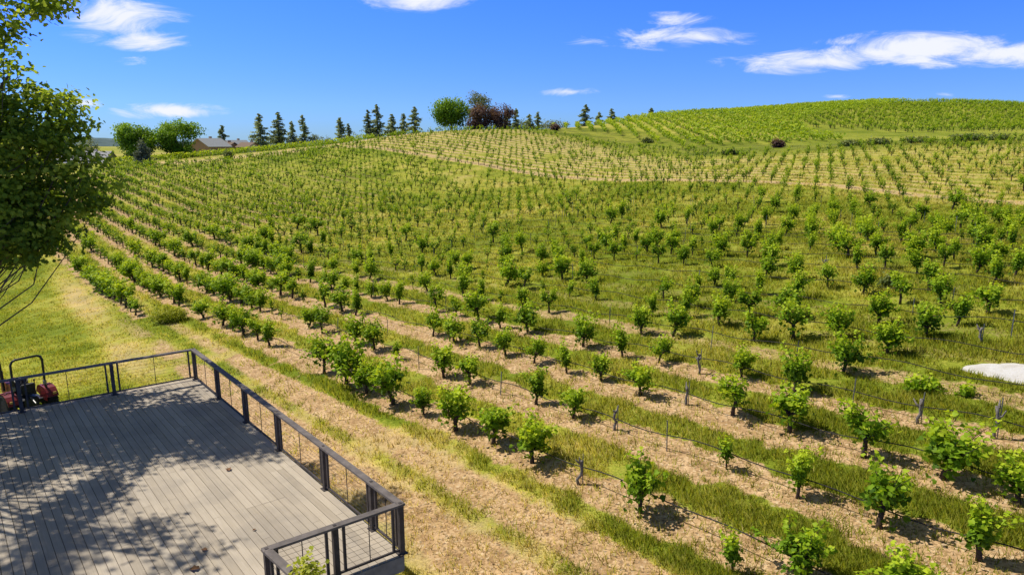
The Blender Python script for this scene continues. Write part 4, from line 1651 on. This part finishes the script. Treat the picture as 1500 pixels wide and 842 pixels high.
# ------------------------------------------------------------------ houses far left
def house(px, basepy, t, wpx, hpx, rot, wallm, roofm, label, roof_rise, dep=7, hip=False, win=3):
    x, y, _ = at(px, basepy, t)
    z = h1(x, y)
    W = wpx * t / 1000; H = at(px, hpx, t)[2] - z
    root = tag(empty('house', (x, y, z), rot), label, 'house', 'houses beyond the vineyard')
    wb = MB()
    wb.box((0, 0, H / 2 - .5), (W, dep, H + 1))
    gable = [(-W / 2, -dep / 2, H), (-W / 2, dep / 2, H), (-W / 2, 0, H + roof_rise - .08), (W / 2, -dep / 2, H), (W / 2, dep / 2, H), (W / 2, 0, H + roof_rise - .08)]
    wb.add(gable, [(0, 1, 2), (3, 5, 4)])
    wb.obj('wall', wallm, root)
    rb = MB()
    ov = .6
    for sgn in (-1, 1):
        e = Vector((0, sgn * (dep / 2 + ov), H - roof_rise * ov / (dep / 2)))
        r = Vector((0, 0, H + roof_rise))
        d = (e - r)
        ln = d.length
        d.normalize()
        rb.box((e + r) / 2 + Vector((0, 0, .06)), (W + 2 * ov, ln, .14), (Vector((1, 0, 0)), d, Vector((1, 0, 0)).cross(d)))
    rf = rb.obj('roof', roofm, root)
    cb = MB()
    cb.box((W * .2, dep * .15, H + roof_rise + .1), (.6, .6, 1.0))
    cb.obj('chimney', wallm, rf)
    for i in range(win):
        xx = -W / 2 + W * (i + .5) / win
        fb = MB()
        for (cx, cz, sx, sz_) in [(0, .58, 1.3, .09), (0, -.58, 1.3, .09), (-.62, 0, .09, 1.07), (.62, 0, .09, 1.07)]:
            fb.box((xx + cx, -dep / 2 - .02, H * .55 + cz), (sx, .08, sz_))
        fo = fb.obj('window', M['white_metal'], root)
        gb = MB()
        gb.box((xx, -dep / 2 - .012, H * .55), (1.14, .03, 1.06))
        gb.obj('pane', M['window_glass'], fo)


house(308, 222, 190, 34, 214, 1.05, M['stucco'], M['roof_grey'], 'tan house with pale grey roof beside the big green trees', 2.0, 8)
house(329, 222, 196, 30, 216, -.25, M['stucco'], M['roof_brown'], 'tan house with brown roof between the two pale-roofed houses', 1.3, 6)
house(347, 219, 205, 26, 214.5, .8, M['stucco'], M['roof_grey'], 'smaller house with pale roof just right of the brown-roofed house', 1.7, 6)
house(364, 218, 196, 18, 215, -.3, M['stucco_pale'], M['roof_brown'], 'little outbuilding with brown roof at the right of the houses', 1.1, 5, win=2)
house(125, 243, 165, 70, 237, .15, M['stucco_pale'], M['roof_slate'], 'long low building with slate grey roof half hidden behind the oak', 2.4, 9, win=5)


# ------------------------------------------------------------------ tractor
def make_tractor():
    x, y = -17.45, 23.1
    z = h1(x, y)
    root = tag(empty('tractor', (x, y, z), math.atan2(.62, -.78)), 'small red tractor with tall black roll bar parked behind the deck', 'tractor')
    # local: x forward, y left, z up
    hb_ = MB()
    prof = [(.35, .80), (.35, 1.18), (1.05, 1.14), (1.45, 1.06), (1.56, .95), (1.56, .62), (1.3, .58)]
    vs = []
    for yy, q in ((-.27, 1), (-.22, 1.0), (.22, 1.0), (.27, 1)):
        for (a, b) in prof:
            vs.append((a, yy, b - (.05 if abs(yy) > .25 and b > .9 else 0)))
    n = len(prof)
    fs = [tuple(range(n - 1, -1, -1)), tuple(3 * n + i for i in range(n))]
    for r in range(3):
        for i in range(n):
            j = (i + 1) % n
            fs.append((r * n + i, r * n + j, (r + 1) * n + j, (r + 1) * n + i))
    hb_.add(vs, fs)
    hood = hb_.obj('hood', M['red_paint'], root)
    g = MB()
    g.box((1.568, 0, .80), (.02, .40, .28))
    for k in range(5):
        g.box((1.582, 0, .69 + k * .055), (.012, .38, .018))
    g.obj('grille', M['black_paint'], hood)
    for sy in (-1, 1):
        lb = MB()
        lb.lathe((1.56, sy * .17, 1.0), (1, 0, -.1), [(.06, 0), (.06, .03), (.045, .04)], 12)
        lb.obj('headlight', M['lamp_glass'], hood, True)
    ch = MB()
    ch.box((.55, 0, .58), (1.9, .34, .36), bev=.04)
    ch.box((-.45, 0, .62), (.5, .5, .42), bev=.05)
    ch.bar((1.1, -.48, .34), (1.1, .48, .34), .09, .09)
    ch.bar((-.45, -.62, .60), (-.45, .62, .60), .14, .14)
    ch.obj('chassis', M['black_paint'], root)
    fp = MB()
    for sy in (-1, 1):
        fp.box((.12, sy * .38, .55), (.6, .30, .03))
    fp.obj('footplate', M['black_paint'], root)

    def wheel(cx, cy, R, w, name='wheel'):
        wb = MB()
        wb.lathe((cx, cy - w * .30, R), (0, 1, 0), [(R * .16, 0), (R * .58, 0), (R * .6, .04), (R * .52, w * .2), (R * .52, w * .4), (R * .6, w * .56), (R * .58, w * .6), (R * .16, w * .6)], 24)
        rim = wb.obj(name, M['white_metal'], root, True)
        tb = MB()
        tb.lathe((cx, cy - w / 2, R), (0, 1, 0), [(R * .58, 0.02), (R * .80, 0), (R * .93, w * .1), (R * .96, w * .3), (R * .96, w * .7), (R * .93, w * .9), (R * .80, w), (R * .58, w - .02)], 28)
        nl = 20
        for i in range(nl):
            for sg in (-1, 1):
                a = 2 * PI * (i + (.5 if sg > 0 else 0)) / nl
                c = Vector((cx + math.cos(a) * R * .965, cy + sg * w * .23, R + math.sin(a) * R * .965))
                rad = Vector((math.cos(a), 0, math.sin(a)))
                tan = Vector((-math.sin(a), 0, math.cos(a)))
                ax1 = (Vector((0, sg, 0)) + tan * .55).normalized()
                ax2 = rad.cross(ax1)
                tb.box(c, (w * .52, R * .07, R * .075), (ax1, ax2, rad))
        tb.obj('tyre', M['rubber'], rim)
    wheel(-.45, .62, .56, .30)
    wheel(-.45, -.62, .56, .30)
    wheel(1.10, .52, .34, .20)
    wheel(1.10, -.52, .34, .20)
    for sy in (-1, 1):
        fb = MB()
        prof = []
        for k in range(9):
            a = math.radians(20 + k * 17)
            prof.append((-.45 + math.cos(a) * .66, .56 + math.sin(a) * .60))
        prof = [(p_[0], min(p_[1], 1.1)) for p_ in prof]
        vs = []
        for yy in (sy * .42, sy * .76):
            for rr_ in (1.0, .955):
                for (a, b) in prof:
                    vs.append((-.45 + (a + .45) * rr_, yy, .56 + (b - .56) * rr_))
        n = len(prof)
        fs = []
        for i in range(n - 1):
            fs += [(i, i + 1, 2 * n + i + 1, 2 * n + i), (n + i + 1, n + i, 3 * n + i, 3 * n + i + 1), (i + 1, i, n + i, n + i + 1), (2 * n + i, 2 * n + i + 1, 3 * n + i + 1, 3 * n + i)]
        fs += [(0, 2 * n, 3 * n, n), (n - 1, 2 * n - 1, 4 * n - 1, 3 * n - 1)]
        fb.add(vs, fs)
        # inner side plate
        sp_ = [(a, sy * .425, b) for a, b in prof] + [(.0, sy * .425, .62), (-.9, sy * .425, .62)]
        fb.add(sp_, [tuple(range(len(sp_)))])
        fo = fb.obj('fender', M['red_paint'], root)
        lb = MB()
        lb.box((-1.03, sy * .64, .92), (.05, .12, .08), bev=.01)
        lb.obj('tail_light', M['lamp_glass'], fo)
    st = MB()
    st.box((-.30, 0, .93), (.42, .44, .10), bev=.04)
    seat = st.obj('seat', M['seat_vinyl'], root)
    sb = MB()
    sb.box((-.52, 0, 1.14), (.09, .42, .36), (Vector((1, 0, .2)).normalized(), Vector((0, 1, 0)), Vector((-.2, 0, 1)).normalized()), bev=.03)
    sb.obj('backrest', M['seat_vinyl'], seat)
    ro = MB()
    pts = [(-.72, -.50, .72), (-.72, -.50, 1.1), (-.74, -.47, 1.25), (-.80, -.47, 2.15), (-.81, -.42, 2.27), (-.81, -.32, 2.32), (-.81, .32, 2.32), (-.81, .42, 2.27), (-.80, .47, 2.15), (-.74, .47, 1.25), (-.72, .50, 1.1), (-.72, .50, .72)]
    ro.tube(pts, .040, 8)
    rb_ = ro.obj('roll_bar', M['black_paint'], root, True)
    hp = MB()
    for sy in (-1, 1):
        hp.box((-.745, sy * .47, 1.30), (.11, .10, .16), bev=.02)
    hp.obj('hinge', M['grey_metal'], rb_)
    sw = MB()
    c = Vector((.10, 0, 1.30)); ax = Vector((-.45, 0, .9)).normalized()
    u = ax.orthogonal().normalized(); v_ = ax.cross(u)
    sw.tube([c + (u * math.cos(a) + v_ * math.sin(a)) * .19 for a in np.linspace(0, 2 * PI, 25)], .017, 6, False)
    for k in range(3):
        a = k * 2.094
        sw.tube([c - ax * .03, c + (u * math.cos(a) + v_ * math.sin(a)) * .185], .011, 5)
    sw.tube([c - ax * .03, (.34, 0, .92)], .022, 6)
    sw.obj('steering_wheel', M['black_paint'], root)
    db = MB()
    db.box((.30, 0, 1.08), (.12, .48, .42), bev=.03)
    db.obj('dashboard', M['black_paint'], root)
    ex = MB()
    ex.tube([(.95, .33, .8), (.95, .34, 1.2), (.95, .34, 1.95)], [.045, .045, .032], 10)
    ex.tube([(.95, .34, 1.2), (.95, .34, 1.55)], .058, 10)
    ex.obj('exhaust_pipe', M['black_paint'], root)
    lv = MB()
    lv.tube([(-.1, -.33, .75), (-.02, -.36, 1.22)], .013, 6)
    lv.lathe((-.02, -.36, 1.22), (0, 0, 1), [(.02, 0), (.032, .03), (.02, .06)], 10)
    lv.obj('gear_lever', M['black_paint'], root)
    hi = MB()
    for sy in (-1, 1):
        hi.bar((-.75, sy * .24, .45), (-1.35, sy * .30, .40), .035, .06)
    hi.tube([(-.7, 0, .85), (-1.2, 0, .75)], .025, 8)
    hi.obj('hitch', M['grey_metal'], root)


make_tractor()

# ------------------------------------------------------------------ grass blades (near ground)
def make_grass():
    rng = np.random.default_rng(17)
    n0 = 920000
    y = 7.5 * (125 / 7.5) ** rng.uniform(0, 1, n0)
    u = rng.uniform(-1.0, 1.2, n0)
    x = u * y
    g, s, dk = zone(x, y)
    tall = fbm(x / .8, y / .8, 91, 3)
    p = (1 - s) ** 1.5 * (.35 + .65 * sstep(.15, .7, g)) * sstep(.30, .62, tall + .12)
    p = np.where(s > .5, .10, p)
    indeck = inpoly(x, y, DECKPOLY)
    inpad = inpoly(x, y, PAD)
    keep = (rng.uniform(0, 1, n0) < p * .55 * sstep(122, 45, y)) & ~indeck & ~inpad
    x, y, g, s, tall = x[keep], y[keep], g[keep], s[keep], tall[keep]
    n = len(x)
    nb = 4
    X = np.repeat(x, nb) + rng.normal(0, .05, n * nb)
    Y = np.repeat(y, nb) + rng.normal(0, .05, n * nb)
    Z = height(x, y)
    Z = np.repeat(Z, nb)
    c, s_ = cs(X, Y)
    mown = ((c < 8.4) & (s_ > 24)).astype(float)
    nr = np.repeat(tall, nb)
    hh = rng.uniform(.05, .15, n * nb) * (.5 + nr) * (1 - .45 * mown) * (1 + .012 * Y)
    wd = rng.uniform(.0035, .008, n * nb) * (1 + .055 * Y)
    a = rng.uniform(0, 6.283, n * nb)
    ln = rng.normal(0, .45, (n * nb, 2)) * hh[:, None]
    bx, by = np.cos(a) * wd, np.sin(a) * wd
    V = np.empty((n * nb, 3, 3), np.float32)
    V[:, 0] = np.stack([X - bx, Y - by, Z - .02], -1)
    V[:, 1] = np.stack([X + bx, Y + by, Z - .02], -1)
    V[:, 2] = np.stack([X + ln[:, 0], Y + ln[:, 1], Z + hh], -1)
    F = np.arange(n * nb * 3).reshape(-1, 3)
    gr = np.repeat(g, nb)
    t = np.clip(1.0 - gr * .85 + rng.normal(0, .2, n * nb), 0, 1)
    gm = mesh_np('grass', V.reshape(-1, 3), F, M['grass_blade'], t, smooth=True)
    nn = unit(np.stack([ln[:, 0] * 3 + rng.normal(0, .25, n * nb), ln[:, 1] * 3 + rng.normal(0, .25, n * nb), np.ones(n * nb)], -1))
    gm.normals_split_custom_set_from_vertices(np.repeat(nn, 3, 0).astype(np.float32))
    o = link(bpy.data.objects.new('grass', gm))
    o['kind'] = 'stuff'
    o['label'] = 'short green and dry grass between the vine rows and on the lawn'
    o['category'] = 'grass'


make_grass()

# ------------------------------------------------------------------ light and sky
SUN = Vector((-.93, .37, 1.33)).normalized()
sd = bpy.data.lights.new('sun', 'SUN')
sd.energy = 5.0
sd.angle = math.radians(.53)
sd.color = (1, .94, .84)
so = bpy.data.objects.new('sun', sd)
so.rotation_euler = (-SUN).to_track_quat('-Z', 'Y').to_euler()
so.location = (-20, 10, 40)
COL.objects.link(so)

world = bpy.data.worlds.new('World')
scene.world = world
world.use_nodes = True
t = world.node_tree
t.nodes.clear()
sky = N(t, 'ShaderNodeTexSky', sky_type='NISHITA')
sky.sun_disc = False
sky.sun_elevation = math.asin(SUN.z)
sky.sun_rotation = math.atan2(SUN.x, SUN.y)
sky.altitude = 500
sky.air_density = 1.0
sky.dust_density = .3
sky.ozone_density = 3.0
tc = N(t, 'ShaderNodeTexCoord')
sep = N(t, 'ShaderNodeSeparateXYZ')
L(t, tc.outputs['Generated'], sep.inputs[0])
yy = mth(t, 'MAXIMUM', sep.outputs[1], .05)
uu = mth(t, 'DIVIDE', sep.outputs[0], yy)
ww = mth(t, 'DIVIDE', sep.outputs[2], yy)
uv = N(t, 'ShaderNodeCombineXYZ')
L(t, uu, uv.inputs[0]); L(t, ww, uv.inputs[1])
# streaky warp
ms = N(t, 'ShaderNodeMapping')
ms.inputs['Scale'].default_value = (8, 27, 1)
L(t, uv.outputs[0], ms.inputs[0])
nz = N(t, 'ShaderNodeTexNoise')
nz.inputs['Scale'].default_value = 1.0
nz.inputs['Detail'].default_value = 8
nz.inputs['Roughness'].default_value = .66
nz.inputs['Distortion'].default_value = 1.1
L(t, ms.outputs[0], nz.inputs['Vector'])
CLOUDS = [(170, 22, 110, 42, 1.0), (215, 58, 70, 18, .95), (605, 2, 100, 18, .9), (248, 163, 90, 13, 1.0), (120, 152, 36, 8, .8), (1005, 55, 120, 20, 1.05), (985, 30, 70, 12, .75),
          (1185, 90, 140, 20, 1.2), (1290, 80, 110, 22, 1.2), (1350, 72, 140, 28, 1.35), (1480, 78, 150, 27, 1.3), (1240, 62, 60, 9, .62), (833, 135, 52, 8, .85), (212, 90, 46, 8, .55), (1392, 139, 30, 6, .65), (870, 60, 60, 10, .5), (1225, 142, 24, 4, .6)]
cur = None
for (px, py, hw, hh, amp) in CLOUDS:
    d = ray(px, py)
    u0, w0 = d[0] / d[1], d[2] / d[1]
    sx, sy = 1000 / hw * .96, 1000 / hh * .96
    ma = N(t, 'ShaderNodeVectorMath', operation='MULTIPLY_ADD')
    L(t, uv.outputs[0], ma.inputs[0])
    ma.inputs[1].default_value = (sx, sy, 0)
    ma.inputs[2].default_value = (-u0 * sx, -w0 * sy, 0)
    le = N(t, 'ShaderNodeVectorMath', operation='LENGTH')
    L(t, ma.outputs[0], le.inputs[0])
    e = mth(t, 'MULTIPLY', mth(t, 'SUBTRACT', 1.0, le.outputs['Value']), amp)
    cur = e if cur is None else mth(t, 'MAXIMUM', cur, e)
dens = mth(t, 'ADD', mth(t, 'MULTIPLY', cur, .8), mth(t, 'MULTIPLY', mth(t, 'SUBTRACT', nz.outputs[0], .5), 2.1))
msk = ramp(t, [(.08, (0, 0, 0)), (.85, (1, 1, 1))], dens, 'EASE').outputs[0]
edge = ramp(t, [(-0.0, (0, 0, 0)), (.12, (1, 1, 1))], mth(t, 'ADD', cur, .0)).outputs[0]
msk = mth(t, 'MULTIPLY', msk, edge)
front_ = mth(t, 'GREATER_THAN', sep.outputs[1], .06)
msk = mth(t, 'MULTIPLY', msk, front_)
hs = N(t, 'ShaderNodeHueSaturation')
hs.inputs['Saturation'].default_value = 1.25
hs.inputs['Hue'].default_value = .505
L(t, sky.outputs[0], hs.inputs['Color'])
elev = ramp(t, [(0, (.044, .076, .158)), (.07, (.048, .078, .165)), (.20, (.056, .093, .26)), (.28, (.09, .085, .15)), (.42, (.21, .11, .057)), (1, (.21, .11, .055))], sep.outputs[2]).outputs[0]  # overhead sky, out of view, dimmed and greyed to neutralise deck shade
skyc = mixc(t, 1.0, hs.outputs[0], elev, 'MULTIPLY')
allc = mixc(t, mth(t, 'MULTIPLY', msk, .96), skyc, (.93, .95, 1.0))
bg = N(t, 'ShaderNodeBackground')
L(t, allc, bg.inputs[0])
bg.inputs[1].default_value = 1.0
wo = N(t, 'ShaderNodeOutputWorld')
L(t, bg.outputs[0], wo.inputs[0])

scene.view_settings.view_transform = 'Standard'
scene.view_settings.look = 'None'
scene.view_settings.exposure = 0
scene.render.engine = 'CYCLES'
scene.cycles.max_bounces = 6
scene.cycles.transparent_max_bounces = 8
